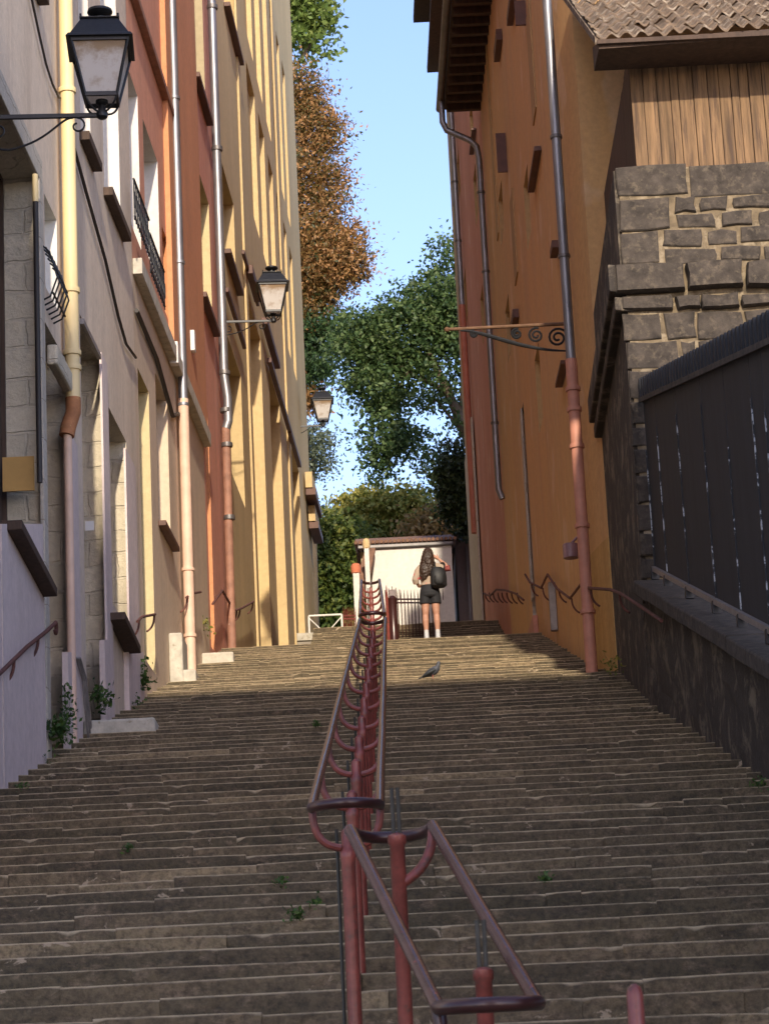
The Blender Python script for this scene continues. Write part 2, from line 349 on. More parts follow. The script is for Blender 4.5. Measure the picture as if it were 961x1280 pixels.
STEPS = []
def flight(name, y0, z0, x0f, x1f, y1, slope, seed, tfun):
    rg = random.Random(seed); V = []; Fc = []; T = []; W = []
    Y = y0
    while Y < y1-1e-3:
        t = tfun(Y)
        if Y+t*1.5 > y1: t = y1-Y
        h = t*slope; zt = z0+slope*(Y-y0)+h; STEPS.append((Y, t, zt))
        x = x0f(Y); xe = x1f(Y); sag = rg.uniform(-.004, .004)
        rowtone = rg.gauss(0, .07)
        while x < xe:
            L = rg.uniform(.5, 1.9)
            if rg.random() < .12: L = rg.uniform(.18, .4)
            xb = min(x+L, xe); g = .0012
            tone = min(1, max(0, (.42 if seed == 3 else .12)+rowtone+rg.gauss(0, .24))); dz = rg.gauss(0, .005)+sag; dy = rg.gauss(0, .008)  # upper flight starts from a darker tone: its shade is painted in
            if rg.random() < .05: dz -= rg.uniform(.01, .03); tone = min(1, tone+.3)
            ns = max(1, int((xb-x)/.07)); base = len(V)
            er = rg.uniform(.003, .008); tilt = rg.gauss(0, .004)
            for i in range(ns+1):
                xx = x+g+(xb-x-2*g)*i/ns
                ch = abs(rg.gauss(0, .0016)) + (.026*rg.random() if rg.random() < .018 else 0)
                if i in (0, ns): ch += rg.random()*.012
                tz = tilt*(i/ns-.5)*2
                yj = Y+dy; z = zt+dz+tz
                sec = [(yj, z-h-.06, 0), (yj+rg.gauss(0, .003), z-h*.55, .0), (yj-.003, z-er-ch*1.2-.004, .05), (yj+er*.35+ch*.3, z-er*.4-ch*.6, 1), (yj+er+ch, z-ch*.15, 1), (yj+er+.05+ch, z, .8), (Y+t+.05, z+.002, .2)]
                for (a, bz, wv) in sec: V.append((xx, a, bz)); T.append(tone); W.append(wv)
            k = 7
            for i in range(ns):
                for j in range(k-1): Fc.append((base+i*k+j, base+(i+1)*k+j, base+(i+1)*k+j+1, base+i*k+j+1))
            Fc.append(tuple(base+j for j in range(k))); Fc.append(tuple(base+ns*k+j for j in range(k))[::-1])
            x = xb
        Y += t
    me = bpy.data.meshes.new(name); me.from_pydata(V, [], Fc)
    a = me.attributes.new('tone', 'FLOAT', 'POINT'); a.data.foreach_set('value', T)
    a = me.attributes.new('wear', 'FLOAT', 'POINT'); a.data.foreach_set('value', W)
    me.materials.append(M['stair']); me.validate()
    o = bpy.data.objects.new(name, me); C.objects.link(o); return tag(o, kind='structure')
flight('stairs', 4.308, 0, lambda Y: -4.45, lambda Y: 3.5, YT+.06, SL, 3, lambda Y: .465+.10*min(1, max(0, (Y-12)/14)))
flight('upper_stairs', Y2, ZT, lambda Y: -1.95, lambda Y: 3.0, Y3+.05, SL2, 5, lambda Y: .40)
# solid fill under the flight so nothing is hollow from the side
mb = MB(); mb.add([(-4.45, 4.35, -.5), (3.5, 4.35, -.5), (3.5, YT, -.5), (-4.45, YT, -.5), (-4.45, 4.35, -.1), (3.5, 4.35, -.1), (3.5, YT, ZT-.2), (-4.45, YT, ZT-.2)],
       ((0, 3, 2, 1), (4, 5, 6, 7), (0, 1, 5, 4), (2, 3, 7, 6), (0, 4, 7, 3), (1, 2, 6, 5)))
tag(mb.build('stair_base', M['pave']), kind='structure')
tag(MB().box(-1.95, 3.0, Y2+.3, Y3, ZT-.4, ZT-.02).build('upper_stair_base', M['pave']), kind='structure')

# unseen tall house added behind the camera, placed and sized to shade the lower flight
oh = empty('shading_house', 'unseen tall pale apartment block behind the viewer, added to shade the lower stairs', 'house', (2.5, -30, 0))
MB().box(-5, 10, -44, -30, -.5, 39.5).build('wall', M['white'], oh)
MB().hexa([(-5.5, -44.5, 39.51), (-5.5, -37.6, 41.0), (-5.5, -29.6, 39.51), (-5.5, -37.4, 41.0), (10.5, -44.5, 39.51), (10.5, -37.6, 41.0), (10.5, -29.6, 39.51), (10.5, -37.4, 41.0)]).build('roof', M['btile'], oh)
for k in range(5):
    for j in range(9):
        wx, wz = -4+k*2.9, 1.2+j*4.2
        w_ = MB().box(wx, wx+1.3, -29.99, -29.96, wz, wz+2.2).build('window', M['glass'], oh)
        MB().box(wx-.1, wx+1.4, -29.995, -29.88, wz-.15, wz-.01).build('sill', M['step_light'], w_)
tag(MB().box(-2.35, 3.0, Y3-.05, Y3+.35, ZP-.16, ZP+.02).build('kerb', M['step_light'], None, bevel=.01), kind='structure')
# ------------------------------------------------------------------ facades
def facade(root, side, Y0, Y1, z0, z1, depth, wallmat, ops, bands=None, roof=None):
    """front wall with real openings; ops: dict(Y=(a,b), z=(a,b), d, rev, pane, kind)"""
    X = (lambda Y, n_: XL(Y)+n_) if side == 'L' else (lambda Y, n_: XR(Y)-n_)
    zs = [z0, z1]+([bands] if bands else [])
    Ys = sorted(set([Y0, Y1]+[y for o in ops for y in o['Y']])); Zs = sorted(set(zs+[z for o in ops for z in o['z']]))
    lo, hi = MB(), MB()
    for a, b_ in zip(Ys, Ys[1:]):
        for c_, d_ in zip(Zs, Zs[1:]):
            ym, zm = (a+b_)/2, (c_+d_)/2
            if any(o['Y'][0] < ym < o['Y'][1] and o['z'][0] < zm < o['z'][1] for o in ops): continue
            (lo if bands and zm < bands else hi).quad((X(a, 0), a, c_), (X(b_, 0), b_, c_), (X(b_, 0), b_, d_), (X(a, 0), a, d_))
    for mbb, za, zb in ((hi, bands or z0, z1),)+(((lo, z0, bands),) if bands else ()):
        mbb.quad((X(Y0, 0), Y0, za), (X(Y0, -depth), Y0, za), (X(Y0, -depth), Y0, zb), (X(Y0, 0), Y0, zb))
        mbb.quad((X(Y1, 0), Y1, za), (X(Y1, -depth), Y1, za), (X(Y1, -depth), Y1, zb), (X(Y1, 0), Y1, zb))
        mbb.quad((X(Y0, -depth), Y0, za), (X(Y1, -depth), Y1, za), (X(Y1, -depth), Y1, zb), (X(Y0, -depth), Y0, zb))
    hi.quad((X(Y0, 0), Y0, z1), (X(Y0, -depth), Y0, z1), (X(Y1, -depth), Y1, z1), (X(Y1, 0), Y1, z1))
    wm = wallmat if isinstance(wallmat, tuple) else (wallmat, wallmat)
    hi.build('wall', wm[0], root)
    if bands: lo.build('ground_floor_wall', wm[1], root)
    for o in ops:
        a, b_ = o['Y']; c_, d_ = o['z']; dp = o.get('d', .35)
        pane = MB(); q = -dp+.003
        pane.quad((X(a, q), a, c_), (X(b_, q), b_, c_), (X(b_, q), b_, d_), (X(a, q), a, d_))
        w_ = pane.build(o.get('kind', 'window'), M[o.get('pane', 'glass')], root)
        fr = MB()
        if o.get('frame', o['Y'][1]-o['Y'][0] > .5):
            t_ = .06
            for (ya, yb, za, zb) in ((a, a+t_, c_, d_), (b_-t_, b_, c_, d_), (a+t_, b_-t_, c_, c_+t_), (a+t_, b_-t_, d_-t_, d_), ((a+b_)/2-.03, (a+b_)/2+.03, c_+.01, d_-.01)):
                fr.lbox(ya, yb, -dp+.006+(.004 if ya > a+t_+.01 and yb < b_-t_-.01 else 0), -dp+.05+(.004 if ya > a+t_+.01 and yb < b_-t_-.01 else 0), za, zb, side)
            fr.build('frame', M[o.get('fmat', 'whitepaint')], w_)
        rv = MB(); e_ = -dp
        rv.quad((X(a, 0), a, c_), (X(a, e_), a, c_), (X(a, e_), a, d_), (X(a, 0), a, d_))
        rv.quad((X(b_, 0), b_, c_), (X(b_, e_), b_, c_), (X(b_, e_), b_, d_), (X(b_, 0), b_, d_))
        rv.quad((X(a, 0), a, d_), (X(b_, 0), b_, d_), (X(b_, e_), b_, d_), (X(a, e_), a, d_))
        rv.quad((X(a, 0), a, c_), (X(b_, 0), b_, c_), (X(b_, e_), b_, c_), (X(a, e_), a, c_))
        if o.get('arch'):
            hgt = o['arch']; N = 8
            for i in range(N):
                t0, t1 = i/N, (i+1)/N; f = lambda t: (a+(b_-a)*t, d_-hgt*(1-math.sqrt(max(0, 1-(2*t-1)**2))))
                (ya, za), (yb, zb) = f(t0), f(t1)
                rv.quad((X(ya, 0), ya, za), (X(yb, 0), yb, zb), (X(yb, e_), yb, zb), (X(ya, e_), ya, za))
                rv.quad((X(ya, 0), ya, za), (X(yb, 0), yb, zb), (X(yb, 0), yb, d_+.001), (X(ya, 0), ya, d_+.001))
        rv.build('reveal', M[o.get('rev', 'whitepaint')], w_)
        if 'sill' in o:
            sm, sh, sn = o['sill']; MB().lbox(a-.12, b_+.12, .003, sn, c_-sh, c_, side).build('sill', M[sm], w_, bevel=.008)
        if o.get('shut'):
            for ya, yb in ((a-.62, a-.03), (b_+.03, b_+.62)):
                MB().lbox(ya, yb, .02, .065, c_, d_, side).build('shutter', M['shutter'], w_)
    return root
def lop(xn, xf, yt, yb, **k):
    """opening on the left facade from its near x, far x and the top and bottom of its far edge"""
    Yb, zt = onl(xf, yt); _, zb = onl(xf, yb); Ya, _ = onl(xn, yt)
    return dict(Y=(Ya, Yb), z=(min(zt, zb), max(zt, zb)), **k)
def rop(xn, xf, yt, yb, **k):
    Yb, zt = onr(xf, yt); _, zb = onr(xf, yb); Ya, _ = onr(xn, yt)
    return dict(Y=(Ya, Yb), z=(min(zt, zb), max(zt, zb)), **k)
def fix(ops):
    """keep openings apart"""
    out = []
    for o in ops:
        if o['Y'][1]-o['Y'][0] < .15 or o['z'][1]-o['z'][0] < .15: continue
        out.append(o)
    return out

YG, YO, YR_, YY = 36.3, 36.3, 45.5, 47.2
# --- grey house, nearest on the left
gr = empty('grey_house', 'pale grey plastered house with rough stone door jambs, nearest on the left', 'house', (XL(30), 30, gz(30)))
og = [lop(-60, 46, 222, 985, rev='stone_rev', d=.42, kind='door', pane='darkwood', fmat='darkwood'),
      lop(56, 82, 450, 960, rev='stone_rev', d=.34, kind='door', pane='darkwood', fmat='darkwood'),
      lop(101, 128, 450, 960, rev='stone_rev', d=.38, kind='door', pane='darkwood', fmat='darkwood'),
      lop(137, 158, 552, 780, rev='stone_rev', d=.3, pane='glass'),
      lop(56, 71, 275, 385, rev='whitepaint', d=.22),
      lop(96, 108, -95, 185, rev='white', d=.28, sill=('darkwood', .12, .13)),
      lop(124, 143, -70, 268, rev='white', d=.28, sill=('darkwood', .12, .13)),
      lop(30, 42, -260, -20, rev='white', d=.28, sill=('darkwood', .12, .13))]
facade(gr, 'L', 17, YG, -1, 26, 9, M['grey_plaster'], og)
# lower lavender render coats along the foot, near plinths
for (xa, xb, yt_) in ((-120, -1, 700), (0, 52, 655), (83, 100, 815), (129, 136, 800), (159, 178, 815)):
    Ya, za = onl(xa, yt_, .05); Yb, zb = onl(xb, yt_, .05)
    Ya = max(Ya, 17.5); MB().lbox(Ya, Yb, .003, .07, gz(Ya)-.6, za, 'L', gz(Yb)-.6, zb).build('plinth', M['lav_plaster'], gr)
for (xa, xb, yt_, yb_) in ((84, 99, 530, 1000), (129, 136, 440, 1000), (159, 171, 560, 1000)):
    Ya, za = onl(xa, yt_, .05); Yb, zb = onl(xb, yt_, .05); MB().lbox(Ya, Yb, .002, .03, gz(Ya)-.6, za, 'L', gz(Yb)-.6, za).build('render_coat', M['lav_plaster'], gr)
# slanted slate ledge over the near plinth and the ledge beside the fourth opening
for (xa, ya_, xb, yb_) in ((13, 650, 58, 735), (145, 765, 165, 808)):
    Ya, za = onl(xa, ya_, .1); Yb, zb = onl(xb, yb_, .1)
    MB().lbox(Ya, Yb, .003, .22, za-.10, za, 'L', zb-.10, zb).build('ledge', M['darkwood'], gr, bevel=.01)
# frame mouldings of stone around the big near door
Ya, za = onl(44, 222); MB().lbox(Ya-2.6, Ya+.22, .002, .05, za, za+.28).build('lintel', M['dressed'], gr, bevel=.01)
MB().lbox(Ya, Ya+.24, .002, .05, gz(Ya)-.4, za).build('door_jamb', M['dressed'], gr, bevel=.01)
# broken stone ledge over the second door
Ya, za = onl(58, 445); Yb, _ = onl(84, 445)
MB().lbox(Ya, Yb+.1, .004, .13, za-.1, za+.14).build('stone_ledge', M['stone_rev'], gr, bevel=.03)
# grey hood soffit over the third opening
Ya, za = onl(100, 400); Yb, _ = onl(122, 445); MB().lbox(Ya, Yb, .004, .05, za-.05, za+.02).build('hood', M['greybox'], gr)
p = onl(112, 657, -.2)
# --- orange house with cream ground floor
orr = empty('orange_house', 'orange plastered house over a cream ground floor with a pale cornice', 'house', (XL(40), 40, gz(40)))
zc = onl(197, 402)[1]
oo = [lop(173, 186, 490, 830, rev='creamrev', d=.3, kind='door', pane='darkwood', fmat='darkwood'),
      lop(195, 209, 500, 672, rev='cream', d=.22, pane='glass', fmat='greybox', sill=('shutter', .08, .12)),
      lop(160, 172, 120, 300, rev='white', d=.26),
      lop(180, 197, 202, 350, rev='white', d=.26),
      lop(160, 196, -260, -60, rev='white', d=.25),
      lop(203, 209, 300, 395, rev='orange_rev', d=.25)]
facade(orr, 'L', YO+.003, YR_, -1, 30, 9, (M['orange'], M['cream']), fix(oo), bands=zc-.02)
MB().lbox(YO+.01, YR_, .003, .14, zc-.22, zc+.02).build('cornice', M['step_light'], orr, bevel=.01)
zz = onl(200, 110)[1]; MB().lbox(YO+.01, onl(217, 160)[0], .003, .12, zz-.1, zz+.02).build('sill_band', M['bpipe'], orr, bevel=.01)
Y1_, _ = onl(205, 300); MB().lbox(Y1_+.3, YR_-.1, .003, .09, zc+.03, 30).build('pilaster', M['orange_rev'], orr)
# --- red house
rr = empty('red_house', 'narrow brick-red plastered house with a mustard arch over its door', 'house', (XL(46), 46, gz(46)))
orx = [lop(240, 261, 255, 398, rev='creamrev', d=.3, sill=('shutter', .1, .13)),
       lop(233, 249, -120, 118, rev='tan', d=.3, sill=('shutter', .1, .13)),
       lop(241, 260, 515, 800, rev='orange_rev', d=.3, kind='door', pane='darkwood', fmat='darkwood', arch=.5)]
for o in orx: o['Y'] = (max(o['Y'][0], YR_+.25), min(o['Y'][1], 49.6))
YY = 50.0
facade(rr, 'L', YR_+.003, YY, -1, 29.5, 9, M['red'], fix(orx))
# --- yellow house : pilasters and long recesses
yr = empty('yellow_house', 'tall yellow house with close vertical pilasters, farthest on the left side of the stairs', 'house', (XL(60), 60, ZT))
oy = []
def yop(xn, xf, yt, yb, **k): o = lop(xn, xf, yt, yb, rev='yellow_rev', **k); oy.append(o)
yop(279, 292, 256, 350, d=.3, sill=('shutter', .1, .14))
yop(277, 291, -90, 50, d=.3, sill=('shutter', .1, .14))
yop(286, 301, 470, 620, d=.3, frame=False)
cols = [(312, 321), (325, 331), (335, 340), (344, 348), (351, 354), (357, 360)]
zb_ = [(-3, -1)]
for (a, b_) in cols:
    for (t_, bt) in ((-60, 115), (150, 300)):
        oy.append(dict(Y=(onl(a, 200)[0], onl(b_, 200)[0]), z=(onl(325, bt)[1], onl(325, t_)[1]), d=.12, rev='yellow_rev', pane='yellow_rev', frame=False))
for (a, b_) in ((313, 332), (341, 353), (366, 374)):
    oy.append(dict(Y=(onl(a, 600)[0], onl(b_, 600)[0]), z=(ZT-.3, onl(330, 440)[1]), d=.24, rev='yellow_rev', pane='yellow', kind='door', frame=False))
facade(yr, 'L', YY+.003, 75.5, -1, 38, 10, M['yellow'], oy)
zl = onl(350, 445)[1]
for (xa, ya_, xb, yb_, nn, th) in ((335, 405, 350, 445, .20, .16), (340, 458, 364, 524, .16, .12), (364, 527, 377, 585, .16, .14), (286, 362, 308, 428, .13, .10), (306, 318, 324, 372, .12, .10), (316, 332, 326, 366, .2, .2)):
    Ya, za = onl(xa, ya_, nn); Yb, zb = onl(xb, yb_, nn); zm = (za+zb)/2
    MB().lbox(Ya, min(Yb, 75.3), .052, nn, zm-th, zm, 'L').build('sill', M['shutter'], yr, bevel=.01)
for x_ in (303, 349):
    Ya = min(onl(x_, 300)[0], 74.6); wd = .5 if x_ < 350 else .8
    MB().lbox(Ya, Ya+wd, .002, .05, ZT-.5, 38).build('pilaster', M['yellow_rev'], yr)
# ends of stone corbels at the far corner
for x_, y_ in ((379, 590), (383, 632)):
    Ya, za = onl(x_, y_); MB().lbox(min(Ya, 74.8), 75.4, .05, .24, za-.45, za).build('corbel', M['yellow_rev'], yr)
    MB().lbox(min(Ya, 74.8)+.05, 75.45, .05, .32, za-.65, za-.453).build('corbel', M['shutter'], yr)

# ---------------------------------------------------------------- right side houses
ra = empty('terracotta_house', 'tall terracotta plastered house on the right, ochre and flaking near its foot', 'house', (XR(45), 45, gz(45)))
orA = [rop(697, 692, 300, 460, rev='r_rev', d=.2, shut=False)]
orA = []
def rw(x_, yt, yb, wd=1.0, **k):
    Y_, zt = onr(x_, yt); _, zb = onr(x_, yb); orA.append(dict(Y=(Y_, Y_+wd), z=(zb, zt), rev='r_rev', pane='shutter', d=.12, **k))
YA0, YA1, YC1 = 38.5, 56.0, 70.5
facade(ra, 'R', YA0, YA1, -1, onr(608, 60)[1]+.05, 10, M['r_orange'], [
    dict(Y=(44.2, 45.3), z=(onr(670, 250)[1], onr(670, 130)[1]), rev='r_rev', pane='shutter', d=.15),
    dict(Y=(44.2, 45.3), z=(onr(670, 560)[1], onr(670, 440)[1]), rev='r_rev', pane='shutter', d=.15),
    dict(Y=(50.8, 52.0), z=(onr(636, 240)[1], onr(636, 150)[1]), rev='r_rev', pane='shutter', d=.15),
    dict(Y=(50.8, 52.0), z=(onr(636, 450)[1], onr(636, 360)[1]), rev='r_rev', pane='shutter', d=.15),
    dict(Y=(48.6, 49.5), z=(ZT-.3, onr(652, 510)[1]), rev='dressed', pane='darkwood', d=.15, kind='door', fmat='darkwood')])
# rounded near corner
mb = MB(); pts = [(XR(YA0), YA0)]
for i in range(1, 7):
    t = i/6; pts.append((XR(YA0)+.24*(t**1.5), YA0-1.7*t))
pts.append((6.5, YA0-1.9))
za, zb, zq = 3, onr(608, 60)[1]+.05, onr(770, 590)[1]
for (a, b_) in zip(pts, pts[1:]): mb.quad((a[0], a[1], zq), (b_[0], b_[1], zq), (b_[0], b_[1], zb), (a[0], a[1], zb))
mb.build('corner_wall', M['r_orange'], ra, smooth=True)
mb = MB()
for (a, b_) in zip(pts, pts[1:]): mb.quad((a[0]-.01, a[1], za), (b_[0]-.01, b_[1], za), (b_[0]-.01, b_[1], zq), (a[0]-.01, a[1], zq))
mb.build('corner_base', M['r_yellow'], ra, smooth=True, label='ochre yellow lower coat at the house corner')
# shutters standing out from the wall
def rshut(root, x_, y0, y1, out=.42, th=.05, lean=0):
    Y_, zt = onr(x_, y0); _, zb = onr(x_, y1)
    MB().lbox(Y_, Y_+th, .01, out, zb, zt, 'R').build('shutter', M['shutter'], root)
for (xa, ya_, xb, yb_) in ((673, 188, 661, 254), (642, 0, 636, 34), (624, 36, 619, 100), (706, 450, 697, 494), (645, 386, 640, 430), (593, 160, 588, 213), (695, 300, 693, 322)):
    Ya, za = onr(xa, ya_, .05); Yb, zb = onr(xb, ya_, .05); 
    MB().lbox(Ya, max(Yb, Ya+.5), .01, .12, onr(xb, yb_, .05)[1], za, 'R').build('shutter', M['shutter'], ra)
for (x_, ya_, yb_) in ((632, 166, 236), (657, 0, 45)):
    Y_, zt = onr(x_, ya_); _, zb = onr(x_, yb_); MB().lbox(Y_, Y_+.05, .01, .20, zb, zt, 'R').build('shutter', M['shutter'], ra)
# ochre quoin strips, exposed stone strip
for (x_, ya_, yb_, wd, mt) in ((662, 0, 190, .8, 'r_rev'), (641, 235, 380, .8, 'r_rev'), (652, 510, 800, .35, 'dressed'), (606, 0, 420, .5, 'r_rev')):
    Y_, zt = onr(x_, ya_); _, zb = onr(x_, yb_); MB().lbox(Y_, Y_+wd, .001, .025, zb, zt, 'R').build('quoin', M[mt], ra)
Y_, zt = onr(663, 720); MB().lbox(Y_-1.2, Y_+1.2, .002, .10, ZT-1.6, ZT+.5, 'R').build('plinth', M['ppipe'], ra, bevel=.02)
# eave of the near house
ze = onr(608, 60)[1]
ev = MB(); ev.lbox(YA0-6, YA1+.15, -9.8, .80, ze+.06, ze+.22, 'R'); ev.build('eave', M['darkwood'], ra)
for k in range(26):
    Yk = YA1-.2-k*.5; MB().lbox(Yk, Yk+.12, .0, .76, ze-.10, ze+.055, 'R').build('rafter', M['darkwood'], ra)
mb = MB(); mb.tube([(XR(Y)-.90, Y, ze+.10) for Y in (YA0-6, YA1+.2)], .085, 12); mb.build('gutter', M['zincd'], ra, smooth=True)
mb = MB(); mb.add([(XR(YA0-6)-.85, YA0-6, ze+.23), (XR(YA1)-.85, YA1+.15, ze+.23), (XR(YA1)+5, YA1+.15, ze+3.2), (XR(YA0-6)+5, YA0-6, ze+3.2), (XR(YA0-6)+10.8, YA0-6, ze+.23), (XR(YA1)+10.8, YA1+.15, ze+.23)],
       ((0, 1, 2, 3), (3, 2, 5, 4), (0, 3, 4), (1, 5, 2))); mb.build('roof', M['btile'], ra)
# far right house
rc = empty('far_terracotta_house', 'taller reddish house beyond the terracotta one, far end against the sky', 'house', (XR(63), 63, ZT))
zt = at(540, 78, 70.0).z
facade(rc, 'R', YA1+.003, YC1, -1, zt, 10, M['r_red'], [
    dict(Y=(59, 60.2), z=(onr(590, 200)[1], onr(590, 110)[1]), rev='r_rev', pane='shutter', d=.15, shut=False),
    dict(Y=(59, 60.2), z=(onr(590, 330)[1], onr(590, 240)[1]), rev='r_rev', pane='shutter', d=.15),
    dict(Y=(59, 60.2), z=(onr(597, 480)[1], onr(597, 400)[1]), rev='r_rev', pane='shutter', d=.15),
    dict(Y=(66, 67), z=(onr(574, 250)[1], onr(574, 170)[1]), rev='r_rev', pane='shutter', d=.15),
    dict(Y=(66, 67), z=(onr(580, 430)[1], onr(580, 345)[1]), rev='r_rev', pane='shutter', d=.15)])
MB().lbox(YA1, YC1+.2, -9.8, .50, zt, zt+.15, 'R').build('eave', M['darkwood'], rc)
MB().lbox(YA1, YC1-1, -9.8, .86, zt+1.0, zt+1.15, 'R').build('eave', M['darkwood'], rc)
MB().lbox(YA1, YC1-1, -9.0, .4, zt+.15, zt+1.0, 'R').build('fascia', M['darkwood'], rc)
for (x_, ya_, yb_) in ((564, 150, 200), (568, 230, 262)):
    Y_, za = onr(x_+2, ya_); _, zb = onr(x_+2, yb_); MB().lbox(min(Y_, 69.9), min(Y_, 69.9)+.5, .02, .10, zb, za, 'R').build('shutter', M['shutter'], rc)
MB().lbox(YC1-.9, YC1+.01, .004, .06, ZT, zt).build('quoin', M['dressed'], rc) if False else None
q = MB(); q.lbox(YC1-1.1, YC1+.012, .003, .035, ZT-.5, zt-.02, 'R'); q.build('quoin', M['r_rev'], rc)
q = MB(); q.lbox(YC1-4.6, YC1-.2, .036, .08, ZT-.5, ZT+9.5, 'R'); q.build('stone_base', M['dressed'], rc)

# ------------------------------------------------------------------ stone and timber outbuilding
YS = 31.2
sb = empty('stone_outbuilding', 'dark basalt outbuilding with timber boarding above and a lichened tile roof', 'house', (XR(YS)+.6, YS, gz(YS)))
def sp_(x, y): p = at(x, y, YS); return p.x, p.z
zr = sp_(861, 206)[1]
xl = XR(YS)-.03
mb = MB(); vs = [(xl+.03, YS+.03, 2), (xl+.03, YS+.03, zr-.02), (3.02, 36.9, 2), (3.02, 36.9, zr-.02), (9, YS+.03, 2), (9, YS+.03, zr-.02), (9, 36.9, 2), (9, 36.9, zr-.02)]
mb.hexa(vs); mb.build('wall', M['dark_render'], sb)
mort = MB(); mort.box(xl+.08, 9, YS+.0, YS+.032, 2, zr-.03); mort.build('mortar', M['mortar'], sb)
def stone(mbs, x0, x1, y0, y1, pr=.028, rg=random.Random(11)):
    xa, za = sp_(x0, y1); xb, _ = sp_(x1, y1); _, zb = sp_((x0+x1)/2, y0); _, za = sp_((x0+x1)/2, y1)
    g = .005; xa += g; xb -= g; za += g; zb -= g
    j = lambda s=.02: rg.uniform(-s, s)
    N = 5; vs = []; c_ = []
    d_ = pr+j(.015)
    ring = [(xa+j(), za+j()), ((xa+xb)/2, za+j()), (xb+j(), za+j()), (xb+j(), (za+zb)/2), (xb+j(), zb+j()), ((xa+xb)/2, zb+j()), (xa+j(), zb+j()), (xa+j(), (za+zb)/2)]
    cx, cz = (xa+xb)/2, (za+zb)/2
    inner = [(cx+(x-cx)*(1-.014/max(.06, abs(xb-xa)/2)), cz+(z-cz)*(1-.014/max(.06, abs(zb-za)/2))) for x, z in ring]
    vs = [(x, YS+.02, z) for x, z in ring]+[(x, YS-d_*.6, z) for x, z in ring]+[(x, YS-d_+j(.006), z) for x, z in inner]+[(cx, YS-d_-.004, cz)]
    fs = []
    for i in range(8):
        k = (i+1) % 8; fs += [(i, k, 8+k, 8+i), (8+i, 8+k, 16+k, 16+i), (16+i, 16+k, 24)]
    mbs.add(vs, fs)
sm = MB()
# rows listed from the photograph (x0,x1,y0,y1)
for s_ in [(772, 860, 207, 245), (862, 970, 205, 243), (970, 1060, 203, 240),
           (775, 839, 248, 288), (778, 826, 290, 331),
           (843, 869, 247, 266), (875, 909, 246, 263), (914, 966, 245, 260), (970, 1010, 244, 260),
           (846, 893, 268, 284), (901, 941, 265, 283), (949, 990, 263, 282),
           (829, 878, 288, 308), (884, 920, 288, 306), (926, 975, 284, 303),
           (830, 896, 311, 330), (900, 950, 308, 326), (955, 1000, 306, 325)]: stone(sm, *s_)
for s_ in [(770, 855, 333, 367), (858, 928, 330, 363), (932, 1000, 328, 360), (1003, 1080, 325, 357)]: stone(sm, *s_, pr=.16)
for s_ in [(776, 842, 372, 389), (845, 874, 371, 388), (876, 922, 369, 387), (925, 1000, 367, 384)]: stone(sm, *s_, pr=.10)
for s_ in [(780, 828, 392, 426), (832, 869, 391, 424), (872, 930, 390, 425), (933, 1000, 386, 420),
           (785, 849, 428, 461), (853, 872, 427, 459), (875, 905, 426, 456), (908, 980, 424, 455),
           (787, 815, 464, 498), (818, 870, 462, 497), (873, 960, 460, 495)]: stone(sm, *s_)
yy = 501
while yy < 900:
    xx = 789+(yy-501)*.065; h_ = rnd.uniform(28, 38)
    while xx < 1000:
        w__ = rnd.uniform(38, 75); stone(sm, xx, xx+w__-3, yy, yy+h_-3); xx += w__
    yy += h_
sm.build('stonework', M['basalt'], sb, smooth=False)
# string course returning along the side wall
for (y0, y1, pr) in ((333, 367, .17), (372, 389, .11)):
    za = sp_(812, y1)[1]; zb = sp_(812, y0)[1]
    m_ = MB(); m_.hexa([(xl-pr+.03, YS-pr, za), (xl-pr+.03, YS-pr, zb), (3.02-pr, 36.8, za), (3.02-pr, 36.8, zb), (xl+.3, YS+.02, za), (xl+.3, YS+.02, zb), (3.3, 36.8, za), (3.3, 36.8, zb)])
    m_.build('string_course', M['dark_render'], sb, bevel=.02)
# timber storey
zt1 = sp_(861, 44)[1]+.1
rg = random.Random(5); X = XR(YS)+.16
Xt0 = at(790, 140, YS+.25).x
MB().box(Xt0+.05, 9, YS+.27, 36.8, zr-.05, zt1-.02).build('timber_core', M['darkwood'], sb)
x = Xt0
while x < 6.2:
    w__ = rg.uniform(.10, .19)
    MB().box(x, x+w__-.008, YS+.235+rg.uniform(-.012, .012), YS+.268, zr-.02, zt1).build('board', M['wood'], sb, bevel=.004)
    x += w__
y_ = YS+.27
while y_ < 36.6:
    w__ = rg.uniform(.14, .24); MB().box(Xt0+.05-.03-rg.uniform(0, .012)+(y_-YS)*.02, Xt0+.052, y_, y_+w__-.01, zr-.02, zt1).build('side_board', M['darkwood'], sb); y_ += w__
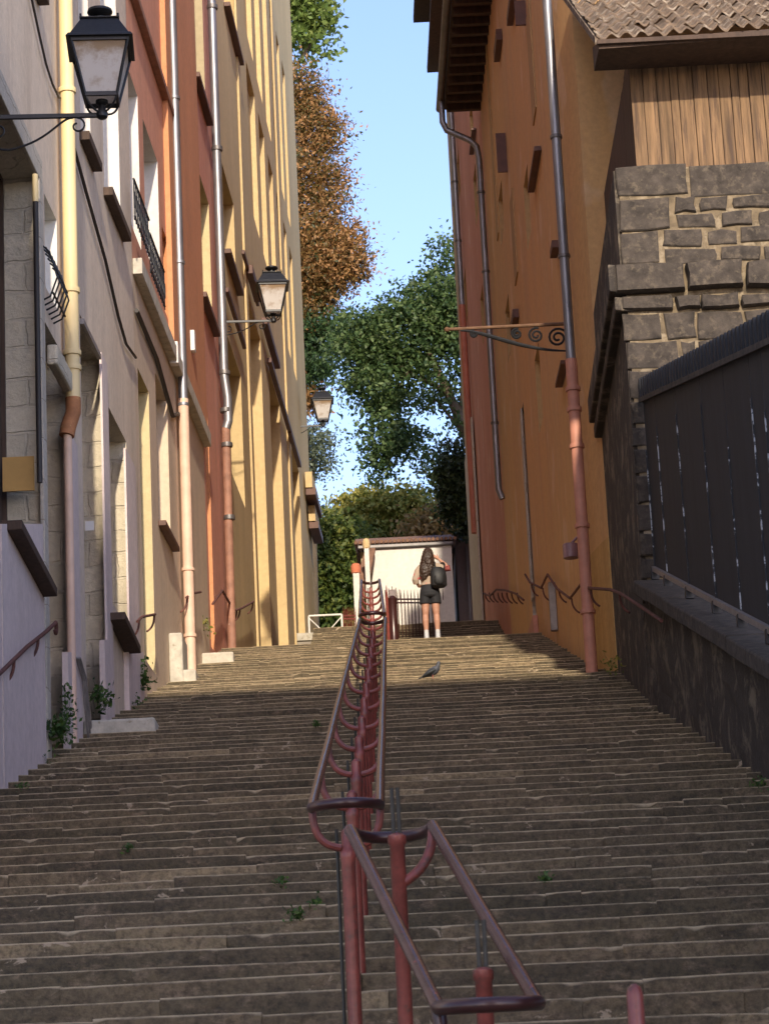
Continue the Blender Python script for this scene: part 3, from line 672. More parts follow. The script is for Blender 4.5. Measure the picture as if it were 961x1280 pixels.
# tiled roof, corrugated rows
pe = at(745, 54, YS-.55); pe2 = at(961, 34, YS-.55); sl_ = (pe2.z-pe.z)/(pe2.x-pe.x)*.5
pit = math.tan(R(31))
mb = MB(); x0 = pe.x; nx = 0; tw = .19
rows = 16; rlen = .36
for r_ in range(rows):
    ya = YS-.62+r_*rlen; za = pe.z+.03+(ya-(YS-.62))*pit+.035; 
    nxs = int((8.5-x0)/tw*6)
    base = len(mb.v); vs = []; fs = []
    off = rg.uniform(-.08, .08); tj = [rg.uniform(-.045, .045) for _ in range(61)]; tz = [rg.uniform(-.012, .022) for _ in range(61)]
    for i in range(nxs+1):
        xx = x0+i*tw/6; ph = (i % 6)/6; a = math.cos(2*math.pi*(i/6+off)); jj = tj[min(i//6, 60)]+rg.uniform(-.006, .006)
        dz_ = .036*a+tz[min(i//6, 60)]+rg.uniform(-.006, .006)+sl_*(xx-x0)
        vs += [(xx, ya+jj, za+dz_-.03), (xx, ya+jj, za+dz_), (xx, ya+rlen+.05, za+dz_+(rlen+.05)*pit-.03)]
    for i in range(nxs):
        fs += [(i*3, (i+1)*3, (i+1)*3+1, i*3+1), (i*3+1, (i+1)*3+1, (i+1)*3+2, i*3+2)]
    mb.add(vs, fs)
mb.build('roof', M['rtile'], sb)
MB().hexa([(x0+.02, YS-.60, pe.z-.10), (x0+.02, YS-.60, pe.z), (x0+.02, YS+.25, pe.z-.02), (x0+.02, YS+.25, pe.z+.3), (8.5, YS-.60, pe.z-.10+sl_*6), (8.5, YS-.60, pe.z+sl_*6), (8.5, YS+.25, pe.z-.02), (8.5, YS+.25, pe.z+.5)]).build('soffit', M['darkwood'], sb)
MB().box(x0, 8.5, YS-.66, YS-.605, pe.z-.055, pe.z+.0).build('fascia', M['darkwood'], sb)
MB().hexa([(x0-.02, YS-.6, pe.z-.04), (x0-.02, YS-.6, pe.z+.06), (x0-.02, YS+4.8, pe.z-.04+5.4*pit), (x0-.02, YS+4.8, pe.z+.06+5.4*pit), (x0+.1, YS-.6, pe.z-.04), (x0+.1, YS-.6, pe.z+.03), (x0+.1, YS+4.8, pe.z-.04+5.4*pit), (x0+.1, YS+4.8, pe.z+.03+5.4*pit)]).build('verge', M['rtile'], sb)

# parapet wall on the right, with its coping
YP0, YP1 = 8.0, YS-.06
def zcap(Y): a = onr(831, 740)[1]; b_ = onr(961, 815)[1]; ya, yb = onr(831, 740)[0], onr(961, 815)[0]; return a+(Y-ya)*(b_-a)/(yb-ya)
pw = empty('parapet_wall', 'blackened rendered wall with a sloping stone coping below the sheet fence', 'wall', (XR(20), 20, gz(20)))
mb = MB(); N = 46; rg = random.Random(9)
grid = []
for i in range(N+1):
    Y = YP0+(YP1-YP0)*i/N; col = []
    for j in range(9):
        z = gz(Y)-.3+(zcap(Y)-.16-gz(Y)+.3)*j/8; col.append((XR(Y)-rg.uniform(0, .035), Y, z))
    grid.append(col)
vs = [p for c_ in grid for p in c_]; fs = [(i*9+j, (i+1)*9+j, (i+1)*9+j+1, i*9+j+1) for i in range(N) for j in range(8)]
mb.add(vs, fs); mb.lbox(YP0, YP1, -.45, -.01, 0, zcap(YP0)-.18, 'R', 4, zcap(YP1)-.18)
mb.build('wall', M['dark_render'], pw)
Y = YP0; 
while Y < YP1-.2:
    L = rg.uniform(1.1, 1.7); Ye = min(Y+L, YP1); dz_ = rg.uniform(-.008, .008)
    MB().lbox(Y+.006, Ye-.006, -.42, .13, zcap(Y)-.17+dz_, zcap(Y)+dz_, 'R', zcap(Ye)-.17+dz_, zcap(Ye)+dz_).build('coping', M['basalt'], pw, bevel=.02); Y = Ye
# sheet fence on the wall
fn = empty('sheet_fence', 'blue-black sheet metal fence with a ribbed hood, standing on the right parapet', 'fence', (XR(20)+.2, 20, zcap(20)))
def ztop(Y): a = onr(816, 492, -.15); b_ = onr(961, 425, -.15); return a[1]+(Y-a[0])*(b_[1]-a[1])/(b_[0]-a[0])
nb = -.15; Y = YP0; i = 0
gaps = [onr(x_, 600, nb)[0] for x_ in (826, 852, 884, 914, 948)]
cuts = sorted(gaps+[YP0+k*.9 for k in range(1, 40) if YP0+k*.9 < min(gaps)-.4]+[YP0, YP1-.02])
for a, b_ in zip(cuts, cuts[1:]):
    MB().lbox(a+.012, b_-.012, nb-.02, nb+.005, zcap(a)+.10, ztop(a)-.02, 'R', zcap(b_)+.10, ztop(b_)-.02).build('sheet', M['fence'], fn)
    MB().lbox(b_-.012, b_+.010, nb-.03, nb+.018, zcap(b_)+.12, zcap(b_)+.12+(ztop(b_)-zcap(b_))*rg.uniform(.6, .85), 'R').build('light_slit', M['slit_light'], fn)  # solid strip, the light of a slit put into its colour
    MB().lbox(b_-.05, b_+.03, nb-.03, nb+.06, zcap(b_)-.01, zcap(b_)+.12, 'R').build('bracket', M['black'], fn)
MB().lbox(YP0, YP1-.03, nb+.006, nb+.05, zcap(YP0)+.09, zcap(YP0)+.15, 'R', zcap(YP1)+.09, zcap(YP1)+.15).build('bottom_rail', M['greybox'], fn)
MB().lbox(YP0, YP1-.03, nb+.006, nb+.06, ztop(YP0)-.06, ztop(YP0)-.0, 'R', ztop(YP1)-.06, ztop(YP1)-.0).build('top_rail', M['basalt'], fn)
mb = MB(); Y = YP0
while Y < YP1-.05:
    z = ztop(Y); mb.lbox(Y, Y+.07, nb+.015, nb+.045, z+.0, z+.25, 'R'); Y += .24
mb.lbox(YP0, YP1-.03, nb-.02, nb+.02, ztop(YP0)+.01, ztop(YP0)+.23, 'R', ztop(YP1)+.01, ztop(YP1)+.23)
mb.build('ribbed_hood', M['fence'], fn)

# ------------------------------------------------------------------ small house, pillars, barrier on the plaza
YW = 73.0
wh = empty('white_house', 'low white rendered house with a tiled roof at the top of the stairs', 'house', (.6, YW, ZP))
xa = at(465, 730, YW).x; xb = at(566.5, 730, YW).x; ztp = at(515, 684, YW).z
MB().box(xa, xb, YW, YW+6, ZP-.2, ztp).build('wall', M['white'], wh)
MB().box(xa-.35, xb+.05, YW-.12, YW-.0, ztp, ztp+.1).build('gutter', M['zincd'], wh, bevel=.02)
mb = MB(); k = 0; xx = xa-.4
while xx < xb+.12:
    mb.tube([(xx, YW-.16, ztp+.17), (xx, YW+3.0, ztp+.17+.5)], .05, 8); xx += .12
mb.quad((xa-.45, YW-.1, ztp+.11), (xb+.15, YW-.1, ztp+.11), (xb+.15, YW+3, ztp+1.05), (xa-.45, YW+3, ztp+1.05))
mb.quad((xa-.45, YW+6, ztp+.11), (xb+.15, YW+6, ztp+.11), (xb+.15, YW+3, ztp+1.05), (xa-.45, YW+3, ztp+1.05))
mb.build('roof', M['btile'], wh)
MB().box(xa-.28, xa-.004, YW+.3, YW+5.7, ZP-.2, ztp).build('side_wall', M['tan'], wh)
p0 = at(462, 686, YW-.2); p1 = at(448, 745, YW-.6)
rf = MB(); rf.hexa([(p0.x-.12, YW-.3, p0.z-.1), (p0.x-.12, YW-.3, p0.z), (p1.x-.1, YW-1.6, p1.z-.3), (p1.x-.1, YW-1.6, p1.z-.05), (p0.x+.16, YW-.3, p0.z-.1), (p0.x+.16, YW-.3, p0.z), (p1.x+.22, YW-1.6, p1.z-.3), (p1.x+.22, YW-1.6, p1.z-.05)])
rf.build('lean_to_roof', M['btile'], wh)
def pillar(label, x_, yt, Yp, wpx, mcap):
    r_ = empty('gate_pillar', label, 'pillar', (at(x_, yt, Yp).x, Yp, ZP), 'rendered pillars by the white house')
    t_ = at(x_, yt, Yp); hw = wpx*Yp/FPX/2
    MB().box(t_.x-hw, t_.x+hw, Yp-hw, Yp+hw, ZP-.1, t_.z-.28).build('shaft', M['white'], r_, bevel=.01)
    MB().lathe([(hw*1.5, 0), (hw*1.6, .06), (hw*1.6, .2), (hw*1.1, .26), (.02, .28)], (t_.x, Yp, t_.z-.28), 12).build('cap', M[mcap], r_, smooth=True)
pillar('white pillar with a rounded terracotta cap, left of the white house', 444.5, 704, 70, 8, 'tcap')
pillar('white pillar with an ochre cap, at the corner of the white house roof', 457.5, 673, 71, 6, 'ycap')
# dark annexe wall to the right of the white house
YX = 75.5
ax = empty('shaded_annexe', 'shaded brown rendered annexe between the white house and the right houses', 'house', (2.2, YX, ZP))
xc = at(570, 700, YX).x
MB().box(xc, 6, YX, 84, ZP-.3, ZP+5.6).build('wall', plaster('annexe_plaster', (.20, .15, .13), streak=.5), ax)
MB().box(xc-.1, 6, YX-.2, 84, ZP+5.6, ZP+5.75).build('eave', M['darkwood'], ax)
MB().box(xc+.3, xc+.34, YX-.07, YX-.003, ZP+.2, ZP+5.4).build('conduit', M['zincd'], ax)
# white barrier
br_ = empty('metal_barrier', 'low white metal barrier with crossed braces on the plaza edge', 'barrier', (-1.7, 64, ZP))
a, b_ = at(386, 770, 64), at(427, 768, 64); m_ = (a+b_)/2
mb = MB(); mb.tube([a, b_], .025, 8)
mb.tube([(a.x, 64, ZP), a], .025, 8); mb.tube([(b_.x, 64, ZP), b_], .025, 8); mb.tube([(a.x, 64, ZP+.2), (b_.x, 64, ZP+.2)], .018, 8)
mb.build('frame', M['whitepaint'], br_, smooth=True)
for p, q in (((a.x, 64, a.z-.05), (b_.x, 64, ZP+.2)), ((b_.x, 64, b_.z-.05), (a.x, 64, ZP+.2))): MB().tube([p, q], .014, 8).build('brace', M['whitepaint'], br_, smooth=True)
def spikes(name, label, cat, x0_, x1_, Yp, ytop, mat, n_, zb, group=None, hgt=None, postw=.05):
    a, b_ = at(x0_, ytop, Yp), at(x1_, ytop, Yp); r_ = empty(name, label, cat, ((a.x+b_.x)/2, Yp, zb), group)
    for i in range(n_):
        t = i/(n_-1); p = a.lerp(b_, t); mb = MB(); mb.tube([(p.x, Yp, zb), (p.x, Yp, p.z-.14), (p.x, Yp, p.z)], .012, 6, rs=[.013, .013, .002]); mb.build('bar', M[mat], r_)
    for dz in (.22, .30): MB().tube([(a.x, Yp, a.z-dz), (b_.x, Yp, b_.z-dz)], .02, 6).build('rail', M[mat], r_)
    MB().tube([(a.x, Yp, zb+.08), (b_.x, Yp, zb+.08)], .018, 6).build('rail', M[mat], r_)
    return r_
fl = lambda Y: ZT+SL2*(Y-Y2)
g_ = spikes('spiked_gate', 'low dark red gate with pointed bars beside the walking woman', 'gate', 492, 543, 58.6, 737, 'raildark', 13, fl(58.3))
for x_ in (490, 544):
    p = at(x_, 735, 58.6); MB().box(p.x-.07, p.x+.07, 58.53, 58.67, fl(58.2), p.z-.05).build('post', M['raildark'], g_)
    mb = MB()
    for k in range(5): mb.tube([(p.x-.16+.08*k, 58.6, p.z-.28), (p.x-.16+.08*k, 58.6, p.z+.04-.04*abs(k-2))], .01, 6)
    mb.build('crest', M['raildark'], g_)
spikes('spiked_fence', 'short red spiked fence on the plaza, left of the central handrail', 'fence', 429, 444, 66, 759, 'redpaint', 7, ZP)
ps = empty('bollard', 'stout dark red post at the head of the stairs, right of the central handrail', 'bollard', (at(490, 800, 48.9).x, 48.9, ZT))
p = at(490, 745, 48.9); MB().lathe([(.10, 0), (.10, .06), (.085, .08), (.085, p.z-ZT-.1), (.1, p.z-ZT-.06), (.04, p.z-ZT)], (p.x, 48.9, ZT), 12).build('post', M['raildark'], ps, smooth=True)
mb = MB(); mb.tube([(p.x-.1, 48.85, ZT), (p.x-.1, 48.85, p.z-.05), (p.x-.1, 48.85, p.z+.2)], .03, 8, rs=[.03, .03, .004]); mb.build('spike', M['redpaint'], ps)

# ------------------------------------------------------------------ pipes
def pipe(name, label, pts, r, mat, rings=(), parts=None, group='downpipes on the facades'):
    r_ = empty(name, label, 'pipe', pts[-1], group)
    MB().tube(pts, r, 14).build('pipe', M[mat], r_, smooth=True)
    return r_
def collar(root, p, r, mat, h=.05): MB().lathe([(r*1.18, -h/2), (r*1.22, 0), (r*1.18, h/2)], p, 14).build('collar', M[mat], root, smooth=True)
def lpt(Y, z, n): return (XL(Y)+n, Y, z)
def rpt(Y, z, n): return (XR(Y)-n, Y, z)
# yellow pipe on grey house
Yp = onl(88, 300, .12)[0]; zbt = onl(93, 505, .12)[1]
r_ = pipe('downpipe', 'thick pale yellow downpipe on the grey house, rusted at its elbow', [lpt(Yp, 25, .12), lpt(Yp, zbt, .12)], .085, 'ypipe')
for y_ in (127, 365, 440, 458): collar(r_, lpt(Yp, onl(90, y_, .12)[1], .12), .088, 'ypipe', .06)
MB().tube([lpt(Yp, zbt+.05, .12), lpt(Yp, zbt-.12, .12), lpt(Yp-.05, zbt-.3, .07), lpt(Yp-.07, zbt-.42, .05)], .09, 14).build('elbow', M['rust'], r_, smooth=True)
MB().tube([lpt(Yp-.07, zbt-.40, .06), lpt(Yp-.07, gz(Yp)-.1, .06)], .05, 12).build('lower_pipe', M['cpipe'], r_, smooth=True)
# dark conduit near the door
Yp = onl(47, 400, .06)[0]; z0 = onl(46, 255, .06)[1]; z1 = onl(48, 600, .06)[1]; z2 = onl(46, 222, .06)[1]
r_ = pipe('conduit', 'thin black conduit with a cream top beside the nearest door', [lpt(Yp, z0, .06), lpt(Yp, z1, .06)], .03, 'cable', group=None)
MB().tube([lpt(Yp, z2, .06), lpt(Yp, z0, .06)], .033, 12).build('sleeve', M['ypipe'], r_, smooth=True)
# white thin pipe
# pipe 1 zinc + cream lower
Yp = onl(222, 250, .12)[0]; zc1 = onl(234, 512, .12)[1]
r_ = pipe('downpipe', 'zinc downpipe between orange and red houses, cream painted at its foot', [lpt(Yp, 27, .12), lpt(Yp, zc1, .12)], .075, 'zinc')
MB().tube([lpt(Yp, zc1+.02, .12), lpt(Yp, gz(Yp)-.1, .12)], .085, 14).build('lower_pipe', M['cpipe'], r_, smooth=True)
for y_ in (135, 322, 488): collar(r_, lpt(Yp, onl(222, y_, .12)[1], .12), .078, 'zinc')
for y_ in (717, 795): collar(r_, lpt(Yp, onl(238, y_, .12)[1], .12), .088, 'cpipe')
# pipe 2
Yp = onl(273, 250, .14)[0]; zc1 = onl(284, 540, .14)[1]; ze_ = onl(280, 480, .14)[1]
r_ = pipe('downpipe', 'dark zinc downpipe at the corner of the yellow house, rusty lower half', [lpt(Yp, 27, .14), lpt(Yp, ze_+.2, .14), lpt(Yp, ze_-.25, .19), lpt(Yp, ze_-.7, .19), lpt(Yp, zc1, .14)], .085, 'zinc')
MB().tube([lpt(Yp, zc1+.03, .14), lpt(Yp, gz(Yp)-.1, .12)], .08, 14).build('lower_pipe', M['bpipe'], r_, smooth=True)
for y_ in (57, 208, 457, 500, 540, 625): collar(r_, lpt(Yp, onl(277, y_, .14)[1], .15), .09, 'zincd', .08)
# right pipes
Yp = onr(690, 100, .14)[0]; zc1 = onr(712, 458, .14)[1]
r_ = pipe('downpipe', 'shiny zinc downpipe on the terracotta house turning salmon pink at its foot', [rpt(Yp, 30, .14), rpt(Yp, zc1, .14)], .072, 'zinc')
MB().tube([rpt(Yp, zc1+.03, .14), rpt(Yp, gz(Yp)-.2, .14)], .085, 14).build('lower_pipe', M['ppipe'], r_, smooth=True)
for y_ in (170, 367): collar(r_, rpt(Yp, onr(695, y_, .14)[1], .14), .075, 'zincd', .05)
for y_ in (462, 495, 553, 674, 798): collar(r_, rpt(Yp, onr(722, y_, .14)[1], .14), .09, 'ppipe', .06)
Yp = 55.6; zt_ = ze; z1 = onr(632, 580, .12)[1]; zk = onr(606, 105, .12)[1]
r_ = pipe('downpipe', 'zinc downpipe with a swan neck from the gutter of the terracotta house', [rpt(Yp, zt_+.1, .88), rpt(Yp, zk+.62, .88), rpt(Yp, zk+.42, .80), rpt(Yp, zk+.16, .3), rpt(Yp, zk, .16), rpt(Yp, zk-.3, .12), rpt(Yp, z1+.2, .12), rpt(Yp, z1, .05)], .07, 'zinc')
for y_ in (118, 277, 548): collar(r_, rpt(Yp, onr(615, y_, .12)[1], .12), .074, 'zincd', .05)
Yp = 66.3; z1 = onr(583, 328, .12)[1]; z2 = onr(604, 600, .12)[1]
r_ = pipe('downpipe', 'far zinc downpipe with terracotta painted lower half on the reddish house', [rpt(Yp, zt, .12), rpt(Yp, z1, .12)], .075, 'zinc')
MB().tube([rpt(Yp, z1+.02, .12), rpt(Yp, z2, .12)], .09, 14).build('lower_pipe', M['tpipe'], r_, smooth=True)
for y_ in (152, 276): collar(r_, rpt(Yp, onr(575, y_, .12)[1], .12), .078, 'zincd', .05)

# ------------------------------------------------------------------ cables
def cable(label, pts, r=.012, mat='cable', side='L'):
    o = MB().tube(pts, r, 6).build('cable', M[mat], None, smooth=True)
    return tag(o, label, 'cable', 'cables on the facades')
def lpx(*xy, n=.04): return [lpt(*onl(x, y, n), n) for x, y in xy]
cable('black cable running down the grey house to the yellow pipe', lpx((36, -20), (50, 45), (58, 80), (66, 105), (74, 122), (92, 124)), .014)
cable('black cable slanting beneath the window sills of the grey house', lpx((93, 185), (108, 240), (132, 325), (148, 395), (158, 430), (170, 447)), .022)
cable('thick dark cable along the cream ground floor of the orange house', lpx((171, 388), (180, 410), (196, 448), (208, 492), (216, 520), (226, 516), (232, 488)), .035)
cable('thin pale cable hanging in a loop beside the zinc pipe', lpx((232, 300), (238, 345), (240, 420), (248, 448), (254, 470), (246, 488), (234, 490)), .012, 'cablel')
cable('thin pale cable dropping down the red house wall', lpx((234, 85), (238, 160), (236, 240), (243, 300), (236, 330)), .010, 'cablel')
for k in range(3):
    cable('grey cable bundle bending down to the stairs at the lavender plinth', lpx((96+k*2, 822), (104+k*2, 850), (107+k*2, 885), (111+k*2.4, 922), n=.10), .015, 'greybox')
for (x_, y_, nm) in ((218, 440, 'left of'), (239, 425, 'right of')):
    Ya, za = onl(x_, y_, .1); tag(MB().lbox(Ya, Ya+.18, .02, .16, za-.18, za+.18).build('junction_box', M['plasticw'], None, bevel=.01), 'white plastic junction box %s the zinc pipe between orange and red houses' % nm, 'junction box', 'junction boxes')
Ya, za = onl(112, 657, -.15); p = Vector((XL(onl(128, 657)[0])-.15, onl(128, 657)[0]-.012, onl(128, 657)[1]))
tag(MB().box(p.x-.06, p.x+.05, p.y-.01, p.y, p.z-.06, p.z+.06).build('enamel_plate', M['plasticw'], None), 'small blank white plate on the rough stone jamb of the third door', 'plate')
Yj = onl(46, 592)[0]; zj = onl(46, 592)[1]
tag(MB().box(XL(Yj)-.36, XL(Yj)-.02, Yj-.03, Yj-.004, zj-.19, zj+.19).build('ochre_board', M['ochre_board'], None), 'ochre board fixed on the stone jamb of the nearest door', 'board')
# iron grille basket
Ya, za = onl(61, 318, .05)
gb = empty('window_grille', 'bulging black iron grille in front of the small window on the grey house', 'grille', lpt(Ya, za, 0))
for k in range(6):
    Yk = Ya-.35+.16*k; zb__ = za-.62
    MB().tube([lpt(Yk, za, .02), lpt(Yk, za-.1, .12), lpt(Yk, za-.4, .2), lpt(Yk, zb__, .12), lpt(Yk, zb__-.05, .02)], .011, 6).build('bar', M['black'], gb)
for z_, nn in ((za-.05, .08), (za-.3, .18), (za-.58, .15)): MB().tube([lpt(Ya-.36, z_, nn), lpt(Ya+.48, z_, nn)], .012, 6).build('cross_bar', M['black'], gb)
# balcony railings on orange house
bal = []
for (xa_, xb_, y_) in ((168, 186, 325), (188, 205, 388)):
    Ya, za = onl(xb_, y_, .12); Yb = Ya; Ya = onl(xa_, y_, .12)[0]
    r_ = empty('balcony_railing', ('nearer' if xa_ == 168 else 'farther')+' wrought iron window railing low on the orange facade', 'railing', lpt((Ya+Yb)/2, za, .1), 'window railings of the orange house')
    MB().tube([lpt(Ya, za+.62, .14), lpt(Yb, za+.62, .14)], .018, 6).build('rail', M['black'], r_)
    MB().tube([lpt(Ya, za+.06, .14), lpt(Yb, za+.06, .14)], .014, 6).build('rail', M['black'], r_)
    k = Ya
    while k < Yb:
        MB().tube([lpt(k, za, .14), lpt(k, za+.62, .14)], .010, 6).build('bar', M['black'], r_)
        pts = [lpt(k+.07+.055*math.cos(a), za+.33+.12*math.sin(a), .14) for a in [i*math.pi/5 for i in range(11)]]
        MB().tube(pts, .007, 5).build('scroll', M['black'], r_); k += .17
# duct and box on the right wall
Yd, zd = onr(713, 689, .2)
o = MB(); o.lathe([(.10, -.10), (.11, -.09), (.11, .10), (.10, .11)], (0, 0, 0), 14)
r_ = empty('wall_lamp_can', 'mauve metal canister fixed to the terracotta wall beside the pink pipe', 'canister', rpt(Yd, zd, .2))
o = MB(); o.lathe([(.10, -.11), (.115, -.10), (.115, .10), (.10, .11)], rpt(Yd, zd, .2), 14); o.build('body', M['lav_metal'], r_, smooth=True)
MB().tube([rpt(Yd, zd+.1, .2), rpt(Yd, zd+.2, .1), rpt(Yd, zd+.2, 0)], .02, 8).build('bracket', M['lav_metal'], r_)
Yd, zd = onr(688, 755, .1)
tag(MB().lbox(Yd, Yd+.12, .003, .12, zd-.45, zd+.38, 'R').build('cable_duct', M['greybox'], None, bevel=.01), 'short grey metal cable cover low on the ochre wall under the zigzag handrail', 'duct')

# ------------------------------------------------------------------ street lanterns
def make_lantern(arm, label, style=0):
    r_ = empty('street_lantern', label, 'street lamp', (0, 0, 0), 'street lanterns on wall brackets')
    def fru(mb, z0, a0, z1, a1):
        vs = [(-a0, -a0, z0), (-a1, -a1, z1), (-a0, a0, z0), (-a1, a1, z1), (a0, -a0, z0), (a1, -a1, z1), (a0, a0, z0), (a1, a1, z1)]; mb.hexa(vs)
    h = MB(); fru(h, .74, .285, .935, .18); fru(h, .938, .19, .955, .195); fru(h, .70, .325, .738, .30); h.build('hood', M['black'], r_, bevel=.006)
    sk = MB()
    for sx, sy in ((1, 0), (-1, 0), (0, 1), (0, -1)):
        if sx: sk.add([(sx*.318, -.318, .70), (sx*.318, .318, .70), (sx*.322, .322, .62), (sx*.322, -.322, .62)], ((0, 1, 2, 3),)) if False else None
    f_ = MB().lathe([(.055, .955), (.05, 1.03), (.10, 1.05), (.125, 1.075), (.12, 1.10), (.06, 1.125), (.02, 1.14)], (0, 0, 0), 16); f_.build('finial', M['black'], r_, smooth=True)
    for sx in (-1, 1):
        for sy in (-1, 1):
            MB().tube([(sx*.15, sy*.15, .15), (sx*.275, sy*.275, .70)], .017, 6).build('corner_bar', M['black'], r_)
            MB().tube([(sx*.18, sy*.18, .955), (sx*.18, sy*.18, .985)], .012, 6).build('knob', M['black'], r_)
    fb = MB()
    for z_, a_ in ((.16, .152), (.685, .272)):
        for s_ in (-1, 1):
            fb.box(-a_, a_, s_*a_-.014, s_*a_+.014, z_-.02, z_+.02); fb.box(s_*a_-.014, s_*a_+.014, -a_, a_, z_-.02, z_+.02)
    fb.build('frame', M['black'], r_)
    for sx, sy in ((0, -1), (1, 0), (0, 1), (-1, 0)):
        a0, a1 = .148, .262; P = MB()
        if sy: vs = [(-a0, sy*a0, .18), (a0, sy*a0, .18), (a1, sy*a1, .67), (-a1, sy*a1, .67)]
        else: vs = [(sx*a0, -a0, .18), (sx*a0, a0, .18), (sx*a1, a1, .67), (sx*a1, -a1, .67)]
        P.add(vs, ((0, 1, 2, 3),)); P.build('pane', M['fglass'], r_)
    MB().lathe([(.03, -.04), (.055, -.02), (.06, .02), (.04, .05), (.03, .10), (.06, .12), (.06, .15)], (0, 0, 0), 12).build('socket', M['black'], r_, smooth=True)
    cr_ = MB()
    for sx in (-1, 1):
        for sy in (-1, 1): cr_.tube(bez((sx*.02, sy*.02, .02), (sx*.10, sy*.10, .03), (sx*.14, sy*.14, .10), (sx*.15, sy*.15, .16), 6), .011, 6)
    cr_.build('cradle', M['black'], r_, smooth=True)
    ar = MB(); ar.box(-arm, 0, -.018, .018, -.022, .022); ar.build('arm', M['black'], r_, bevel=.004)
    MB().box(-arm-.01, -arm+.02, -.05, .05, -.55, .12).build('wall_plate', M['black'], r_)
    sc_ = MB(); s0 = Vector((-.30, 0, -.03))
    sc_.tube(bez((-.28, 0, -.02), (-.42, 0, -.02), (-.5, 0, -.26), (-.9, 0, -.34), 14)+bez((-.9, 0, -.34), (-1.08, 0, -.34), (-arm+.06, 0, -.22), (-arm+.08, 0, -.10), 8)[1:] if arm > 1.2 else bez((-.28, 0, -.02), (-.42, 0, -.02), (-.5, 0, -.24), (-arm, 0, -.28), 14), .011, 6)
    def spiral(cx, cz, r0, t0, t1, k=1):
        return [(cx+k*r0*(1-.045*i)*math.cos(t0+(t1-t0)*i/16), 0, cz+r0*(1-.045*i)*math.sin(t0+(t1-t0)*i/16)) for i in range(17)]
    sc_.tube(spiral(-.24, -.105, .085, 1.6, -4.6), .010, 6)
    sc_.tube(spiral(-min(arm-.12, 1.0), -.13, .12, 1.6, 8.0), .010, 6)
    sc_.build('scroll', M['black'], r_, smooth=True)
    return r_
p = at(128, 144, 24.2)
ln = make_lantern(p.x-XL(24.2), 'large near street lantern with grimy glass, on the grey house'); ln.location = p; ln.rotation_euler.z = R(4)
p = at(342, 401, 49.8)
l2 = make_lantern(p.x-XL(49.8), 'middle street lantern on a bracket against the yellow house'); l2.location = p; l2.rotation_euler.z = R(5)
p = at(404, 532, 72.5); l3 = copy_tree(l2); l3['label'] = 'small far street lantern seen against the sky past the yellow house'; l3.location = p; l3.rotation_euler.z = R(3)
for o in (ln, l2, l3):
    if 'org' in o: del o['org']
# street lamp on a post peeping out behind the yellow house
p = at(376, 577, 82); lp_ = copy_tree(l2); lp_.location = p; lp_['label'] = 'farthest lantern half hidden behind the yellow house corner'
for ch in list(lp_.children):
    if ch.name.split('.')[0] in ('arm', 'wall_plate', 'scroll'): bpy.data.objects.remove(ch)
m_ = MB().lathe([(.10, -(p.z-ZT-1.2)), (.09, -(p.z-ZT-1.2)+.6), (.05, -(p.z-ZT-1.2)+.8), (.04, -.04)], (0, 0, 0), 12).build('post', M['black'], lp_, smooth=True)

# empty wrought-iron bracket on the right
Yb_ = onr(706, 412, .05)[0]; pa = at(556, 412, Yb_); zb0 = pa.z; XB = XR(Yb_)
ib = empty('iron_bracket', 'empty ornate iron sign bracket reaching out from the terracotta house', 'bracket', (XB, Yb_, zb0))
Lb = XB-pa.x
MB().tube([(XB, Yb_, zb0), (pa.x, Yb_, zb0)], .028, 8, rs=[.03, .026]).build('arm', M['brackt'], ib, smooth=True)
MB().lathe([(.03, -.03), (.045, 0), (.03, .03)], (pa.x+.03, Yb_, zb0), 10).build('end_knob', M['brackt'], ib, smooth=True)
mb = MB(); mb.tube(bez((XB-1.62, Yb_, zb0-.03), (XB-1.3, Yb_, zb0-.02), (XB-.75, Yb_, zb0-.40), (XB-.02, Yb_, zb0-.43), 18), .02, 8, rs=[.012+.022*math.sin(math.pi*i/18) for i in range(19)])
mb.build('lower_stay', M['black'], ib, smooth=True)
def spir(cx, cz, r0, t0, turns, dr, n_=26):
    return [(cx+r0*(1-dr*i/n_)*math.cos(t0+turns*2*math.pi*i/n_), Yb_, cz+r0*(1-dr*i/n_)*math.sin(t0+turns*2*math.pi*i/n_)) for i in range(n_+1)]
for (dx, dz_, r0, t0) in ((.17, -.215, .155, 0.4), (.49, -.16, .12, 1.2), (.78, -.125, .085, 1.2), (1.42, -.09, .06, 1.5)):
    MB().tube(spir(XB-dx, zb0+dz_, r0, t0, 1.8, .8), .019, 6).build('scroll', M['black'], ib, smooth=True)
MB().box(XB-.02, XB, Yb_-.05, Yb_+.05, zb0-.5, zb0+.1).build('wall_plate', M['black'], ib)

